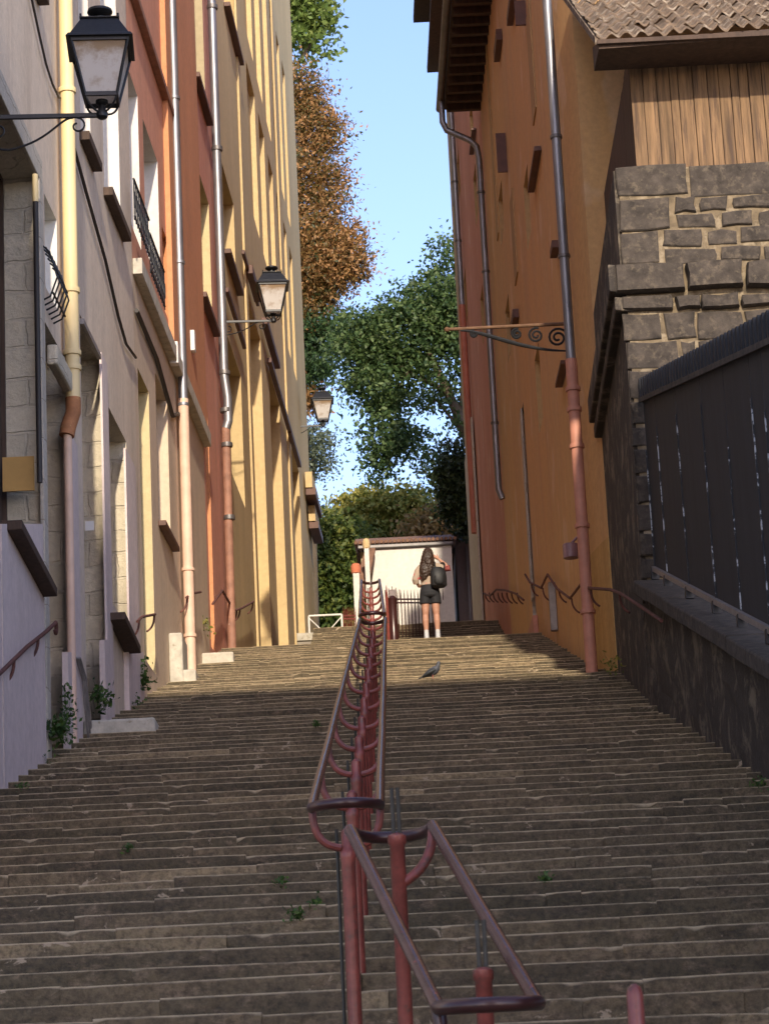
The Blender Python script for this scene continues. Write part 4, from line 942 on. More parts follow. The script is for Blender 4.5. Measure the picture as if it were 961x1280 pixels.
# ------------------------------------------------------------------ central handrails
def rail_section(label, Ya, Yb, Xc, gap, ha, hb, posts, arms=True, endloop=True, zf=None):
    zf = zf or (lambda Y: gz(Y)+ha+(hb-ha)*(Y-Ya)/(Yb-Ya))
    Xf = Xc if callable(Xc) else (lambda Y: Xc)
    r_ = empty('handrail', label, 'handrail', (Xf(Ya), Ya, gz(Ya)), 'central handrails on the stairs')
    N = max(2, int((Yb-Ya)/1.2))
    for s_ in (-1, 1):
        pts = [(Xf(Y)+s_*gap/2+rnd.uniform(-.002, .002), Y, zf(Y)+rnd.uniform(-.002, .002)) for Y in [Ya+(Yb-Ya)*i/N for i in range(N+1)]]
        MB().tube(pts, .025, 12).build('rail', M['railtop'], r_, smooth=True)
    for Ye, d_ in (((Ya, -1), (Yb, 1)) if endloop else ()):
        z = zf(Ye); x = Xf(Ye); ff = .62
        MB().tube([(x-gap/2*math.cos(a), Ye+d_*ff*gap*math.sin(a), z-.012*math.sin(a)) for a in [math.pi*i/12 for i in range(13)]], .026, 12).build('end_loop', M['raildark'], r_, smooth=True)
    for Y in posts:
        x = Xf(Y); z = zf(Y); g0 = gz(Y)-.05; 
        P = MB().lathe([(.035, 0), (.035, z-g0-.28), (.040, z-g0-.26), (.040, z-g0-.23), (.031, z-g0-.22), (.031, z-g0-.13), (.012, z-g0-.11)], (x, Y, g0), 12).build('post', M['redpaint'], r_, smooth=True)
        MB().tube([(x-.055, Y+.12, g0), (x-.055, Y+.12, z-.10)], .010, 6).build('rod', M['greenpaint'], r_)
        for s_ in (-1, 1):
            MB().tube(bez((x+s_*gap/2, Y, z-.02), (x+s_*gap/2, Y, z-.17), (x+s_*gap*.3, Y, z-.20), (x+s_*.03, Y, z-.21), 8), .019, 8).build('bracket_arm', M['redpaint'], r_, smooth=True)
    return r_
ups = [13.2, 14.9, 16.7, 18.4, 20.1, 22.0, 23.9, 25.9, 27.9, 29.9, 31.9, 33.9]
rail_section('long double handrail climbing the middle of the stairs, red posts', 13.15, 34.6, lambda Y: -.30-.0015*(Y-13), .335, 1.19, 1.15, ups)
rail_section('upper double handrail near the head of the stairs, narrowing with distance', 35.3, 48.0, lambda Y: -.34-.010*(Y-35), .33, 1.17, 1.27, [35.6, 38, 40.4, 42.8, 45.2, 47.6])
pt1 = at(489, 1035, 11.1); pt2 = at(610, 1257, 9.3)
sx_ = (pt1.x-pt2.x)/1.8; sz_ = (pt1.z-pt2.z)/1.8
rail_section('short nearest handrail in the foreground, swinging to the right as it descends', 9.3, 11.1, lambda Y: pt2.x+sx_*(Y-9.3), .342, 1, 1, [], zf=lambda Y: pt2.z+sz_*(Y-9.3))
nr = [o for o in C.objects if o.get('label', '').startswith('short nearest')][0]
for (x_, yt, Yp, ysl) in ((493, 985, 11.0, 1045), (600, 1150, 9.75, 1213)):
    t_ = at(x_, yt, Yp); s_ = at(x_, ysl, Yp); g0 = gz(Yp)-.05
    MB().lathe([(.031, 0), (.031, s_.z-g0-.04), (.038, s_.z-g0-.03), (.038, s_.z-g0), (.02, s_.z-g0+.01)], (t_.x, Yp, g0), 12).build('post', M['redpaint'], nr, smooth=True)
    for d_ in (-.012, .012): MB().tube([(t_.x+d_, Yp, s_.z-.02), (t_.x+d_, Yp, t_.z)], .0085, 8).build('rod', M['greenpaint'], nr, smooth=True)
x = pt1.x; z = pt1.z; px_ = at(493, 1000, 11).x
MB().tube(bez((x+.171, 11.08, z-.02), (x+.16, 11.06, z-.17), (x+.08, 11.02, z-.21), (px_+.02, 11, z-.24), 10), .021, 10).build('bracket_arm', M['redpaint'], nr, smooth=True)
x = at(547, 1260, 9.3).x; z = pt2.z
for dx in (0.0, .342):
    pass
MB().tube([(x, 9.3, z), (x+.01, 9.28, z-.10), (x+.03, 9.3, z-.2), (x+.05, 9.35, gz(9.35)-.05)], .027, 10).build('end_leg', M['raildark'], nr, smooth=True)
MB().lathe([(.04, 0), (.04, .9)], (at(655, 1279, 9.32).x, 9.32, gz(9.32)-.05), 12).build('post', M['redpaint'], nr, smooth=True) if False else None
# lone post bottom right
t_ = at(792, 1230, 9.0); g0 = gz(9.0)-.05
r_ = empty('red_post', 'single short red post at the bottom right of the stairs', 'post', (t_.x, 9.0, gz(9)))
MB().lathe([(.028, 0), (.028, t_.z-g0-.035), (.022, t_.z-g0-.012), (.008, t_.z-g0)], (t_.x, 9, g0), 14).build('shaft', M['redpaint'], r_, smooth=True)
MB().lathe([(.05, 0), (.05, .06), (.03, .09)], (t_.x, 9, g0), 14).build('foot', M['redpaint'], r_, smooth=True)

# wall handrails, drawn as polylines on the facades with curved brackets
def wallrail(label, side, pts, r=.02, mat='railtop', hang=(), curl=False):
    f_ = (lambda x, y, n: lpt(*onl(x, y, n), n)) if side == 'L' else (lambda x, y, n: rpt(*onr(x, y, n), n))
    P = [Vector(f_(x, y, .11)) for x, y in pts]
    r_ = empty('wall_handrail', label, 'handrail', P[0], 'handrails on the side walls')
    Q = []
    for a, b_ in zip(P, P[1:]):
        for i in range(4): Q.append(a.lerp(b_, i/4))
    Q.append(P[-1])
    MB().tube(Q, r, 10).build('rail', M['wallrail'], r_, smooth=True)
    s_ = -1 if side == 'L' else 1
    for (x, y) in hang:
        p = Vector(f_(x, y, .11)); MB().tube(bez(p, p+Vector((0, 0, -.14)), p+Vector((s_*.05, -.02, -.2)), p+Vector((s_*.105, -.05, -.24)), 7), r*.75, 8).build('bracket', M['wallrail'], r_, smooth=True)
    if curl:
        p = P[-1]; MB().tube([p+Vector((s_*.0, .05*math.sin(a), -.05+.05*math.cos(a)-.02*a/3)) for a in [i*.5 for i in range(10)]], r, 8).build('curl', M['wallrail'], r_, smooth=True)
    return r_
wallrail('rusty wall handrail with a curled end on the nearest lavender wall', 'L', [(-60, 888), (0, 842), (35, 808), (60, 788), (70, 778)], .022, 'railtop', [(18, 826), (48, 798), (-20, 858)], True)
wallrail('stub of rusty handrail on the cream wall beside the yellow door jamb', 'L', [(172, 777), (178, 771), (194, 768)], .02, 'railtop', [(174, 776), (193, 769)])
wallrail('short handrail with curled bracket beside the cream pipe', 'L', [(233, 747), (240, 742), (251, 740)], .02, 'raildark', [(234, 747)])
wallrail('zigzag handrail casting a shadow on the yellow wall', 'L', [(266, 755), (278, 738), (286, 752), (294, 763), (303, 760), (317, 752)], .022, 'raildark', [(296, 763), (300, 761), (316, 753)])
wallrail('rusty handrail on the corner of the terracotta house leading down to the black wall', 'R', [(735, 735), (762, 737), (775, 742), (800, 758), (826, 776)], .022, 'railtop', [(738, 738), (774, 744)])
wallrail('angular handrail pieces on the ochre wall beside the grey duct', 'R', [(656, 718), (662, 728), (676, 735), (684, 718), (696, 736), (712, 748), (726, 730), (735, 735)], .02, 'raildark', [(664, 730), (678, 735), (698, 736), (714, 748)])
wallrail('far zigzag handrail at the foot of the reddish house', 'R', [(604, 742), (612, 745), (620, 737), (632, 738), (644, 742), (654, 750)], .022, 'raildark', [(x, 741) for x in (606, 611, 616, 622, 627, 633, 639, 646)])

# plinth stones and steps at the doors, left
def block(label, x0_, x1_, yt, yb, mat, n1=.6, cat='stone block'):
    Ya = (8736/((yb-.0)+.048*(x1_-505)-625)); Ya -= .35; Yb = Ya+.9
    pa = at(x0_, yb, Ya); pb = at(x1_, yt, Ya); zt_ = pb.z
    o = MB().box(XL(Ya)+.005, pb.x, Ya, Yb, gz(Ya)-.25, zt_).build('stone_block', M[mat], None, bevel=.03)
    return tag(o, label, cat, 'stone blocks at the foot of the left houses')
block('mossy stone doorstep block in front of the grey house, wide and low', 140, 194, 896, 921, 'step_light')
block('pale stone door plinth below the cream wall, broad block', 203, 245, 836, 857, 'step_light')
block('small square pale stone block at the foot of the yellow house', 268, 292, 814, 832, 'step_light')
b1 = block('tall weathered stone bollard standing on the pale door plinth', 203, 228, 790, 858, 'step_light'); 

# ------------------------------------------------------------------ foliage
def leaves(name, blobs, Yd, mat, n_leaf, size, seed, parent=None, aspect=.5, tone=(.5, .25), clus=70, sd=.35, zsquash=1.0, shell=.55, org=None, trim=None):
    """blobs: px ellipses (cx, cy, rx, ry, weight, tone shift) at distance Yd"""
    rg = np.random.default_rng(seed); k = Yd/FPX
    W = np.array([b_[4]*b_[2]*b_[3] for b_ in blobs], float); W /= W.sum()
    ncl = max(1, n_leaf//clus); pos = []; tn = []
    for b_, wt in zip(blobs, W):
        c_ = at(b_[0], b_[1], Yd+(b_[6] if len(b_) > 6 else 0)); m_ = max(1, int(ncl*wt))
        d = rg.normal(size=(m_, 3)); d /= np.linalg.norm(d, axis=1)[:, None]; r_ = shell+(1-shell)*rg.random(m_)**.7
        rad = np.array([b_[2]*k, min(b_[2], b_[3])*k*.9, b_[3]*k*zsquash])
        cc = np.array(c_)+d*r_[:, None]*rad*(.85+.3*rg.random(m_))[:, None]
        ct = rg.normal(0, .14, m_)+(b_[5] if len(b_) > 5 else 0)
        for j in range(m_):
            q = max(4, int(clus*rg.uniform(.5, 1.4)))
            s_ = sd*rg.uniform(.6, 1.3)
            pos.append(cc[j]+rg.normal(size=(q, 3))*np.array([s_, s_, s_*.6])); tn.append(np.full(q, ct[j]))
    P = np.concatenate(pos); T = np.concatenate(tn)+tone[0]+rg.normal(0, tone[1]*.6, len(P)); N = len(P)
    a = rg.normal(size=(N, 3)); a /= np.linalg.norm(a, axis=1)[:, None]
    b_ = rg.normal(size=(N, 3)); b_ -= (b_*a).sum(1)[:, None]*a; b_ /= np.linalg.norm(b_, axis=1)[:, None]
    s_ = (size*rg.uniform(.6, 1.3, N))[:, None]
    o_ = np.array(org if org is not None else (0, 0, 0))
    V = np.stack([P-a*s_*.5, P+b_*s_*aspect*.5, P+a*s_*.5, P-b_*s_*aspect*.5], 1).reshape(-1, 3)-o_
    me = bpy.data.meshes.new(name); me.vertices.add(N*4); me.vertices.foreach_set('co', V.ravel())
    me.loops.add(N*4); me.loops.foreach_set('vertex_index', np.arange(N*4)); me.polygons.add(N)
    me.polygons.foreach_set('loop_start', np.arange(N)*4); me.polygons.foreach_set('loop_total', np.full(N, 4)); me.update(calc_edges=True)
    at_ = me.attributes.new('tone', 'FLOAT', 'POINT'); at_.data.foreach_set('value', np.repeat(np.clip(T, 0, 1), 4))
    me.materials.append(mat); o = bpy.data.objects.new(name, me); C.objects.link(o); o.parent = parent; return o
def tree(name, label, base, limbs, group='trees at the top of the stairs', crowns=(), cat='tree'):
    r_ = empty(name, label, cat, base, group)
    for i, (pts, r0, r1) in enumerate(limbs):
        n_ = len(pts); MB().tube(pts, r0, 9, rs=[r0+(r1-r0)*j/(n_-1) for j in range(n_)]).build('trunk' if i == 0 else 'limb', M['bark'], r_, smooth=True)
    for c_ in crowns: leaves('crown', parent=r_, org=base, **c_)
    return r_
def A(x, y, Y): return tuple(at(x, y, Y))
# chestnut
Yc = 90; b0 = (-4.2, Yc, ZT+1.2)
tree('chestnut_tree', 'big horse chestnut with browning autumn leaves behind the yellow house', b0,
     [([b0, A(345, 600, Yc), A(360, 400, Yc), A(372, 200, Yc), A(385, 110, Yc)], .45, .06), ([A(350, 500, Yc), A(400, 420, Yc), A(440, 330, Yc)], .16, .03), ([A(360, 380, Yc), A(400, 300, Yc), A(430, 250, Yc)], .14, .03), ([A(352, 560, Yc), A(375, 510, Yc), A(402, 500, Yc)], .1, .02)],
     crowns=[dict(blobs=[(375, 120, 34, 40, 1, .0), (395, 165, 36, 40, 1, .1), (380, 230, 62, 50, 1, .05), (400, 300, 52, 50, 1, .15), (415, 335, 44, 40, 1, .2), (375, 330, 60, 60, 1, .1), (438, 330, 22, 26, 1, .1), (390, 375, 36, 26, 1, .0), (375, 405, 26, 24, .7, -.1)], Yd=Yc, mat=M['lf_chest'], n_leaf=56000, size=.17, seed=1, aspect=.40, sd=.34, clus=38, tone=(.42, .5), shell=.35),
             dict(blobs=[(385, 440, 44, 40, 1, 0), (405, 415, 36, 28, 1, 0), (375, 470, 28, 30, 1, -.1), (360, 440, 40, 60, 1, -.1)], Yd=Yc, mat=M['lf_green'], n_leaf=11000, size=.2, seed=2, aspect=.4, sd=.36, clus=45, tone=(.35, .2)),
             dict(blobs=[(388, 500, 17, 20, 1, .2)], Yd=Yc, mat=M['lf_chest'], n_leaf=500, size=.3, seed=3, aspect=.36, sd=.3, clus=20)])
b0 = (-4.6, 100, ZT+1.2)
tree('plane_tree', 'pale green airy tree rising above the chestnut at the top left', b0, [([b0, A(335, 400, 100), A(350, 100, 100), A(365, -60, 100)], .4, .06), ([A(348, 120, 100), A(385, 60, 100), A(405, 30, 100)], .1, .02)],
     crowns=[dict(blobs=[(352, -20, 60, 60, 1, 0), (380, 10, 34, 34, 1, .1), (400, 28, 14, 16, 1, .1), (372, 60, 30, 28, .8, 0), (405, 62, 8, 14, .8, .0)], Yd=100, mat=M['lf_pale'], n_leaf=7500, size=.26, seed=4, aspect=.6, sd=.34, clus=38)])
# central green tree leaning from the right
Yg = 84; b0 = (3.4, Yg+3, ZP)
tree('ash_tree', 'large green leafy tree with hanging branches filling the sky gap', b0,
     [([b0, A(610, 650, Yg), A(590, 560, Yg), A(560, 490, Yg), A(530, 430, Yg), A(500, 380, Yg)], .3, .05), ([A(590, 560, Yg), A(570, 530, Yg), A(545, 500, Yg), A(520, 520, Yg)], .09, .02), ([A(560, 490, Yg), A(520, 470, Yg), A(470, 440, Yg), A(430, 420, Yg)], .1, .02), ([A(575, 520, Yg), A(585, 430, Yg), A(565, 330, Yg)], .1, .02), ([A(530, 430, Yg), A(490, 500, Yg), A(475, 570, Yg)], .07, .015)],
     crowns=[dict(blobs=[(500, 420, 60, 50, 1, .05), (540, 380, 45, 45, .8, 0), (560, 330, 24, 44, .45, -.05), (470, 480, 42, 50, 1, .05), (455, 430, 40, 40, 1, .1), (480, 545, 32, 40, .9, 0), (472, 580, 14, 22, .8, -.1), (530, 480, 36, 36, .7, 0), (575, 440, 26, 60, .9, -.15), (515, 555, 22, 26, .5, 0), (570, 520, 16, 30, .35, 0), (560, 400, 30, 40, 1, -.1), (545, 575, 22, 25, .5, -.05)],
                  Yd=Yg, mat=M['lf_green'], n_leaf=36000, size=.17, seed=6, aspect=.55, sd=.30, clus=42, tone=(.5, .3))])
b0 = (2.9, 73.2, ZP)
tree('ivy_clad_conifer', 'dark evergreen pressed against the far end of the reddish house', b0, [([b0, A(600, 640, 73.2), A(592, 560, 73.2)], .2, .05)],
     crowns=[dict(blobs=[(578, 590, 20, 40, 1, 0), (582, 640, 18, 34, 1, 0), (565, 625, 13, 24, .9, 0), (552, 600, 12, 14, .5, .2)], Yd=73.2, mat=M['lf_dark'], n_leaf=9000, size=.15, seed=7, aspect=.5, sd=.25, clus=45)])
# row behind the white house
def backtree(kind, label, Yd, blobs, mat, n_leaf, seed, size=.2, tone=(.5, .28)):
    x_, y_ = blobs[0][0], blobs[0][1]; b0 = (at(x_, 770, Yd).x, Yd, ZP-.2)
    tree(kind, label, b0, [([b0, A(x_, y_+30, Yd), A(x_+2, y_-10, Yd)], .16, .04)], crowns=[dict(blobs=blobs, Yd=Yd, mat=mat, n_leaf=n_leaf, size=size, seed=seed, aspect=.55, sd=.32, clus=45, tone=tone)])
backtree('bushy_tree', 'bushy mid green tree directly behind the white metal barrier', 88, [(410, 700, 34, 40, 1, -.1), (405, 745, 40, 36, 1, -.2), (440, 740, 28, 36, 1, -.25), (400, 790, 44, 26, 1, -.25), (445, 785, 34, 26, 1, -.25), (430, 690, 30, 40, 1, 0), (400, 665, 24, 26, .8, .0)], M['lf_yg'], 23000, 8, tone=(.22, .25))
backtree('turning_tree', 'yellow-green tree turning colour, right above the white house roof', 94, [(500, 650, 36, 36, 1, .1), (460, 645, 34, 36, 1, .1), (475, 690, 40, 36, 1, 0), (520, 640, 26, 30, 1, .2), (430, 640, 18, 24, .8, .15)], M['lf_yg'], 17000, 9, tone=(.55, .3))
backtree('russet_tree', 'russet orange tree crown right of the yellow-green tree', 92, [(548, 660, 28, 26, 1, .1), (570, 650, 20, 26, 1, 0), (530, 670, 18, 18, 1, 0)], M['lf_orange'], 6500, 10)
backtree('olive_tree', 'thin grey-green tree beside the far lantern, under the chestnut', 83, [(390, 565, 24, 34, .9, 0), (372, 560, 20, 44, 1, 0), (410, 590, 13, 12, .3, 0), (402, 545, 12, 14, .4, 0)], M['lf_olive'], 4200, 11, .13)
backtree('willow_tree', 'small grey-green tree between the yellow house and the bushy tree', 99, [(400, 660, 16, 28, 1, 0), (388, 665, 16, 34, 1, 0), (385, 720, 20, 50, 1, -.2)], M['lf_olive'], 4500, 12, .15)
def wleaves(name, cs, mat, n_leaf, size, seed, parent, org, clus=50, sd=.35, tone=(.5, .25), aspect=.55, stems=False):
    rg = np.random.default_rng(seed); vol = np.array([c_[3]*c_[4]*c_[5] for c_ in cs]); vol = vol/vol.sum(); pos = []
    for c_, wt in zip(cs, vol):
        m_ = max(1, int(n_leaf*wt/clus)); d = rg.normal(size=(m_, 3)); d /= np.linalg.norm(d, axis=1)[:, None]
        cc = np.array(c_[:3])+d*(rg.random(m_)**.4)[:, None]*np.array(c_[3:6])
        for j in range(m_): pos.append(cc[j]+rg.normal(size=(clus, 3))*sd)
    P = np.concatenate(pos); N = len(P); T = np.clip(tone[0]+rg.normal(0, tone[1], N), 0, 1)
    a = rg.normal(size=(N, 3)); a /= np.linalg.norm(a, axis=1)[:, None]; b_ = rg.normal(size=(N, 3)); b_ -= (b_*a).sum(1)[:, None]*a; b_ /= np.linalg.norm(b_, axis=1)[:, None]
    s_ = (size*rg.uniform(.6, 1.3, N))[:, None]; V = np.stack([P-a*s_*.5, P+b_*s_*aspect*.5, P+a*s_*.5, P-b_*s_*aspect*.5], 1).reshape(-1, 3)-np.array(org)
    if stems:                       # every leaf hangs on a thin stalk from the root
        V = V.tolist(); Fs = [(4*i, 4*i+1, 4*i+2, 4*i+3) for i in range(N)]; T = np.repeat(T, 4).tolist()
        V.append([0, 0, -.05]); T.append(.2); r0 = len(V)-1
        for i in range(N):
            v = V[4*i]; V.append([v[0]+.0025, v[1], v[2]+.0025]); T.append(.2); Fs.append((r0, 4*i, len(V)-1))
        me = bpy.data.meshes.new(name); me.from_pydata(V, [], Fs)
        at_ = me.attributes.new('tone', 'FLOAT', 'POINT'); at_.data.foreach_set('value', T)
    else:
        me = bpy.data.meshes.new(name); me.vertices.add(N*4); me.vertices.foreach_set('co', V.ravel()); me.loops.add(N*4); me.loops.foreach_set('vertex_index', np.arange(N*4)); me.polygons.add(N)
        me.polygons.foreach_set('loop_start', np.arange(N)*4); me.polygons.foreach_set('loop_total', np.full(N, 4)); me.update(calc_edges=True)
        at_ = me.attributes.new('tone', 'FLOAT', 'POINT'); at_.data.foreach_set('value', np.repeat(T, 4))
    me.materials.append(mat); o = bpy.data.objects.new(name, me); C.objects.link(o); o.parent = parent; return o
# weeds
def weed(x_, y_, side, label, n_=60, size=.06, sd=.07, nn=.12, Y=None, h=.12, mat='lf_weed'):
    if side == 'L': Yw_, zw = onl(x_, y_, nn); p = lpt(Yw_, zw, nn)
    elif side == 'R': Yw_, zw = onr(x_, y_, nn); p = rpt(Yw_, zw, nn)
    else: p = tuple(at(x_, y_, Y))
    o = wleaves('weed', [(*p, sd, sd, h)], M[mat], n_, size, int(x_*7+y_), None, p, clus=10, sd=.05*max(1, sd/.1), stems=True)
    o.location = p; return tag(o, label, 'plant', 'weeds growing from the masonry')
weed(73, 912, 'L', 'leafy weed clump at the corner of the nearest lavender wall', 160, .07, .10, .15)
weed(84, 893, 'L', 'weeds climbing the foot of the second door jamb', 120, .06, .05, .08, h=.3)
weed(129, 872, 'L', 'weed tuft between the two lavender plinths', 130, .07, .09, .08, h=.16)
weed(181, 850, 'L', 'dark green weed in the corner before the pale door plinth', 90, .08, .06, .12, h=.3)
weed(170, 882, 'L', 'small weed at the foot of the lavender plinth beside the doorstep', 60, .06, .10, .12, h=.08)
weed(263, 785, 'L', 'spindly weed with yellow leaves by the rusty pipe', 40, .07, .10, .12, h=.2, mat='lf_yg')
weed(55, 948, 'L', 'low weed along the base of the nearest wall', 50, .05, .12, .06, h=.06)
weed(765, 832, 'R', 'dry weed at the foot of the ochre corner', 50, .06, .12, .12, h=.10, mat='lf_yg')
def step_at(x_, y_):
    best = None
    for (Y, t, zt) in STEPS:
        if Y > YT: continue
        d = ray(x_, y_); k = Y/d.y; e_ = abs((EYE+d*k).z-zt)
        if best is None or e_ < best[0]: best = (e_, Y, t, zt)
    return best[1:]
for (x_, y_, lb, s_) in ((372, 1143, 'bright green weed on the steps just left of the red posts', .06), (396, 1136, 'small weed on the steps beside the nearest red post', .05), (350, 1106, 'flat moss tuft on a step left of the handrail', .05), (163, 1058, 'grass tuft on the left part of the steps', .05), (674, 1108, 'weed on a step to the right of the near handrail', .05), (396, 911, 'small plant on the steps beside the long handrail', .05), (955, 985, 'green weed at the foot of the parapet on the far right', .07), (24, 985, 'mossy grass at the left wall foot', .07)):
    Y, t, zt_ = step_at(x_, y_)
    xw = at(x_, y_, Y).x; p = (xw, Y+.02, zt_+.02)
    o = wleaves('weed', [(*p, s_, .03, .02)], M['lf_weed'], 60, .035, int(x_*7+y_), None, p, clus=60, sd=s_*.45, stems=True)
    o.location = p; tag(o, lb, 'plant', 'weeds growing from the masonry')

# ------------------------------------------------------------------ person
def skinmat(name, col, rough=.6): return plain(name, col, rough, 0, .1, 12, 0)
M['skin'] = skinmat('skin', (.42, .22, .15)); M['shirt'] = plain('beige_cotton', (.37, .29, .225), .9, 0, .12, 6, .2, patch=(.55, .10, .11), pt=(.60, .62))
M['skirt'] = skinmat('black_cotton', (.012, .013, .017), .8); M['hair'] = plain('brown_hair', (.032, .015, .009), .5, 0, .4, 20, .4, stretch=(4, 4, .4)); M['sock'] = skinmat('white_sock', (.5, .52, .55), .8)
M['bag'] = skinmat('black_nylon', (.01, .011, .013), .6); M['redcuff'] = skinmat('red_sleeve', (.22, .05, .045), .8)
LST = [q_ for q_ in STEPS if q_[0] < YT][-1]
PX, PY = at(540, 803, YT).x, LST[0]+.11
pr = empty('person', 'woman seen from behind with long brown hair, black shorts and a dark backpack', 'person', (PX, PY, ZT))
def q(x, y, z): return (PX+x, PY+y, LST[2]+.004+z)
bd = MB()
# limbs as elliptical lofts, fused by a voxel remesh into one surface
bd.loft([(q(0, 0, .80), .165, .12, 0), (q(0, 0, .90), .17, .125, 0), (q(0, 0, 1.02), .13, .10, 0), (q(0, .0, 1.15), .135, .10, 0), (q(0, 0, 1.28), .165, .10, 0), (q(0, 0, 1.36), .15, .085, 0), (q(0, 0, 1.40), .07, .06, 0), (q(0, 0, 1.48), .05, .05, 0)], 18)
bd.sph(q(0, .01, 1.56), .078, .092, .112)
for s_, fx in ((-1, -.10), (1, .105)):
    bd.tube([q(s_*.085, 0, .86), q(s_*.092, .005, .66), q(s_*.096, .0, .50), q(s_*.10, .012, .44), q(s_*.103, -.012, .33), q(fx, -.002, .20), q(fx, .0, .09), q(fx, .01, .04)], .05, 14, rs=[.095, .080, .062, .055, .058, .046, .035, .034])
    bd.tube([q(fx, -.03, .035), q(fx, .06, .035), q(fx+s_*.01, .15, .03)], .04, 10, rs=[.035, .04, .03])
# left arm: down, bent at the waist.  right arm: elbow out, hand up at the strap
LA_ = [q(-.155, 0, 1.33), q(-.19, -.01, 1.22), q(-.235, -.03, 1.06), q(-.19, .06, 1.00), q(-.11, .15, 1.02)]
RA_ = [q(.155, 0, 1.34), q(.24, -.03, 1.29), q(.36, -.05, 1.26), q(.31, -.03, 1.36), q(.22, .0, 1.44), q(.19, .0, 1.475)]
bd.tube(LA_, .04, 12, rs=[.05, .045, .036, .033, .026]); bd.tube(RA_, .04, 12, rs=[.05, .044, .038, .034, .028, .024])
def hand(c_, d_, up, side):
    c_, d_, up, side = map(Vector, (c_, d_, up, side))
    bd.tube([c_, c_+d_*.045, c_+d_*.08], .03, 8, rs=[.024, .034, .03])
    for i, L in enumerate((.060, .072, .066, .05)):
        o = c_+d_*.075+side*(.024-.016*i); bd.tube([o, o+d_*L*.5, o+d_*L*.9-up*L*.3], .009, 6, rs=[.010, .009, .007])
    bd.tube([c_+side*.02+d_*.02, c_+side*.05+d_*.045, c_+side*.055+d_*.075], .01, 6, rs=[.012, .011, .008])
hand(LA_[-1], (.9, .4, .1), (0, 0, 1), (0, .3, .9)); hand(RA_[-1], (-.8, .05, .55), (0, 1, 0), (.5, 0, .8))
# ears and nose so that the head is a head
bd.sph(q(.078, .01, 1.55), .012, .02, .03, 8, 6); bd.sph(q(-.078, .01, 1.55), .012, .02, .03, 8, 6); bd.sph(q(0, .105, 1.545), .013, .02, .022, 8, 6)
bo = bd.build('body', M['skin'], pr, smooth=True); rm = bo.modifiers.new('r', 'REMESH'); rm.mode = 'VOXEL'; rm.voxel_size = .009; rm.use_smooth_shade = True
sm_ = bo.modifiers.new('s', 'SMOOTH'); sm_.iterations = 2; sm_.factor = .5
for s_ in (-1, 1): MB().sph(q(s_*.03, .098, 1.565), .009, .006, .006, 8, 6).build('eye', M['bag'], pr, smooth=True)
MB().sph(q(0, .095, 1.50), .022, .01, .006, 8, 6).build('mouth', M['redcuff'], pr, smooth=True)
sh = MB(); sh.loft([(q(0, 0, .985), .165, .125, 0), (q(0, 0, 1.03), .158, .12, 0), (q(0, -.01, 1.12), .165, .125, 0), (q(0, 0, 1.24), .178, .122, 0), (q(0, 0, 1.33), .178, .112, 0), (q(0, 0, 1.39), .12, .09, 0), (q(0, 0, 1.42), .068, .066, 0)], 20)
sh.tube([q(-.12, 0, 1.34), q(-.19, -.01, 1.26), q(-.25, -.03, 1.09), q(-.235, .0, 1.04)], .06, 12, rs=[.07, .072, .066, .06])
sh.tube([q(.12, 0, 1.34), q(.22, -.02, 1.31), q(.31, -.04, 1.275)], .06, 12, rs=[.072, .068, .058])
so_ = sh.build('shirt', M['shirt'], pr, smooth=True); rm = so_.modifiers.new('r', 'REMESH'); rm.mode = 'VOXEL'; rm.voxel_size = .010; rm.use_smooth_shade = True
MB().tube([q(.30, -.04, 1.28), q(.365, -.05, 1.265), q(.34, -.04, 1.32)], .05, 12, rs=[.056, .054, .045]).build('cuff', M['redcuff'], pr, smooth=True)
sk = MB(); sk.loft([(q(0, 0, .995), .145, .115, 0), (q(0, 0, .93), .172, .13, 0), (q(0, -.012, .85), .185, .148, 0), (q(0, -.01, .79), .182, .14, 0), (q(0, 0, .76), .17, .12, 0)], 24)
for s_ in (-1, 1): sk.loft([(q(s_*.088, 0, .84), .10, .125, 0), (q(s_*.094, 0, .74), .102, .112, 0), (q(s_*.098, 0, .645), .100, .10, 0)], 18)
ko = sk.build('shorts', M['skirt'], pr, smooth=True); rm = ko.modifiers.new('r', 'REMESH'); rm.mode = 'VOXEL'; rm.voxel_size = .008; rm.use_smooth_shade = True
hr = MB(); hr.sph(q(0, -.015, 1.575), .096, .108, .12); hr.loft([(q(0, -.03, 1.60), .095, .095, 0), (q(-.01, -.06, 1.50), .115, .09, 0), (q(-.025, -.10, 1.38), .135, .07, 0), (q(-.05, -.125, 1.26), .12, .055, 0), (q(-.075, -.13, 1.16), .08, .04, 0), (q(-.085, -.125, 1.08), .03, .02, 0)], 18)
hr.tube([q(-.02, -.12, 1.45), q(.03, -.135, 1.3), q(.02, -.14, 1.18), q(.03, -.13, 1.12)], .05, 10, rs=[.08, .06, .04, .012]); hr.tube([q(-.05, -.10, 1.45), q(-.11, -.12, 1.3), q(-.13, -.12, 1.15), q(-.115, -.12, 1.06)], .05, 10, rs=[.07, .055, .035, .01])
ho = hr.build('hair', M['hair'], pr, smooth=True); rm = ho.modifiers.new('r', 'REMESH'); rm.mode = 'VOXEL'; rm.voxel_size = .008; rm.use_smooth_shade = True
tx = bpy.data.textures.new('wave', 'CLOUDS'); tx.noise_scale = .03; dm = ho.modifiers.new('d', 'DISPLACE'); dm.texture = tx; dm.strength = .03; dm.mid_level = .5
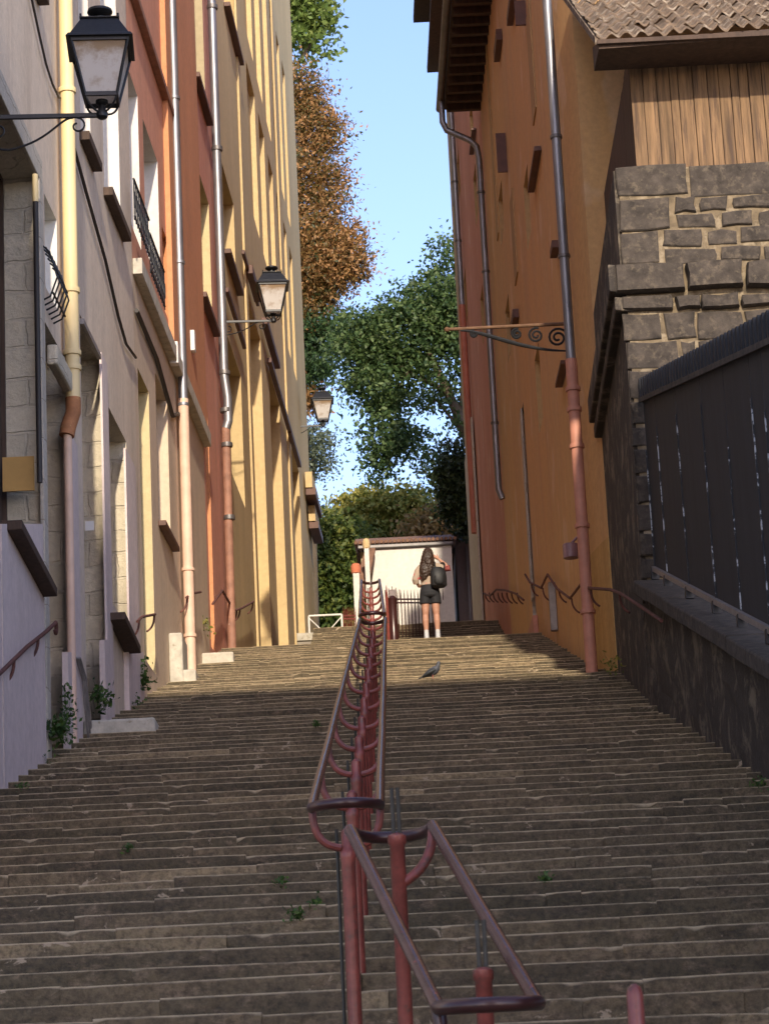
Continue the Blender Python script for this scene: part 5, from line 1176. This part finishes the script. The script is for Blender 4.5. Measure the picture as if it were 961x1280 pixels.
for s_, fx in ((-1, -.10), (1, .105)):
    MB().loft([(q(fx, .0, .055), .045, .05, 0), (q(fx, .0, .12), .041, .043, 0), (q(fx, .0, .165), .042, .044, 0)], 14).build('sock', M['sock'], pr, smooth=True)
    MB().loft([(q(fx, .035, 0), .048, .125, 0), (q(fx, .035, .03), .05, .125, 0), (q(fx, .02, .065), .044, .09, 0), (q(fx, .0, .09), .042, .05, 0)], 16).build('shoe', M['sock'], pr, smooth=True)
bp = empty('backpack', 'black backpack hanging from the right shoulder of the woman', 'backpack', q(.16, -.17, .98))
b_ = MB(); b_.loft([(q(.17, -.17, .90), .10, .055, .15), (q(.17, -.19, .94), .145, .085, .15), (q(.17, -.20, 1.08), .15, .095, .15), (q(.165, -.19, 1.20), .14, .085, .15), (q(.15, -.17, 1.28), .09, .05, .15)], 18)
b_.build('sack', M['bag'], bp, smooth=True)
b_ = MB(); b_.loft([(q(.18, -.27, .95), .07, .03, .15), (q(.18, -.29, 1.0), .10, .035, .15), (q(.18, -.285, 1.10), .09, .03, .15)], 14).build('front_pocket', M['bag'], bp, smooth=True)
MB().tube(bez(q(.12, -.15, 1.27), q(.10, -.13, 1.42), q(.12, .02, 1.46), q(.13, .12, 1.34), 10), .016, 8).build('strap', M['bag'], bp, smooth=True)
MB().tube(bez(q(.27, -.16, 1.25), q(.32, -.16, 1.36), q(.27, -.08, 1.40), q(.22, -.04, 1.38), 8), .014, 8).build('strap', M['bag'], bp, smooth=True)

# ------------------------------------------------------------------ pigeon
Yq, tq, zq_ = step_at(541, 851)
M['pig'] = plain('pigeon_feathers', (.075, .08, .095), .6, 0, .35, 18, .1); M['pigd'] = plain('pigeon_dark', (.025, .03, .035), .6, 0, .2, 18, 0); M['pink'] = skinmat('pigeon_feet', (.4, .12, .1))
pp = at(541, 851, Yq); Yq += .10; Zg = zq_+.006
pg = empty('pigeon', 'grey pigeon standing on a step below the woman', 'pigeon', (pp.x, Yq, Zg))
def g3(x, y, z): return (pp.x+x, Yq+y, Zg+z)
b_ = MB(); b_.tube([g3(-.15, .0, .055), g3(-.09, 0, .085), g3(-.03, 0, .115), g3(.03, 0, .145), g3(.07, 0, .18), g3(.085, 0, .22), g3(.095, 0, .25), g3(.105, 0, .262)], .05, 14, rs=[.014, .034, .056, .06, .046, .028, .026, .014])
b_.sph(g3(.092, 0, .252), .027, .024, .024)
bo = b_.build('body', M['pig'], pg, smooth=True); rm = bo.modifiers.new('r', 'REMESH'); rm.mode = 'VOXEL'; rm.voxel_size = .006; rm.use_smooth_shade = True
for s_ in (-1, 1):
    w_ = MB(); w_.tube([g3(.04, s_*.045, .15), g3(-.03, s_*.056, .12), g3(-.10, s_*.04, .08), g3(-.15, s_*.015, .058)], .03, 10, rs=[.022, .034, .022, .006]); w_.build('wing', M['pigd'], pg, smooth=True)
    MB().tube([g3(.0, s_*.025, .08), g3(.008, s_*.025, .0), g3(.04, s_*.025, -.004)], .006, 6).build('leg', M['pink'], pg, smooth=True)
MB().hexa([g3(-.13, -.03, .06), g3(-.13, -.03, .07), g3(-.13, .03, .06), g3(-.13, .03, .07), g3(-.205, -.022, .030), g3(-.205, -.022, .038), g3(-.205, .022, .030), g3(-.205, .022, .038)]).build('tail', M['pigd'], pg)
MB().lathe([(.006, 0), (.001, .028)], (0, 0, 0), 8) 
MB().tube([g3(.112, 0, .252), g3(.135, 0, .243)], .005, 6, rs=[.006, .001]).build('beak', M['pigd'], pg)

# tidy helper props
for o in list(C.objects):
    if 'org' in o: del o['org']
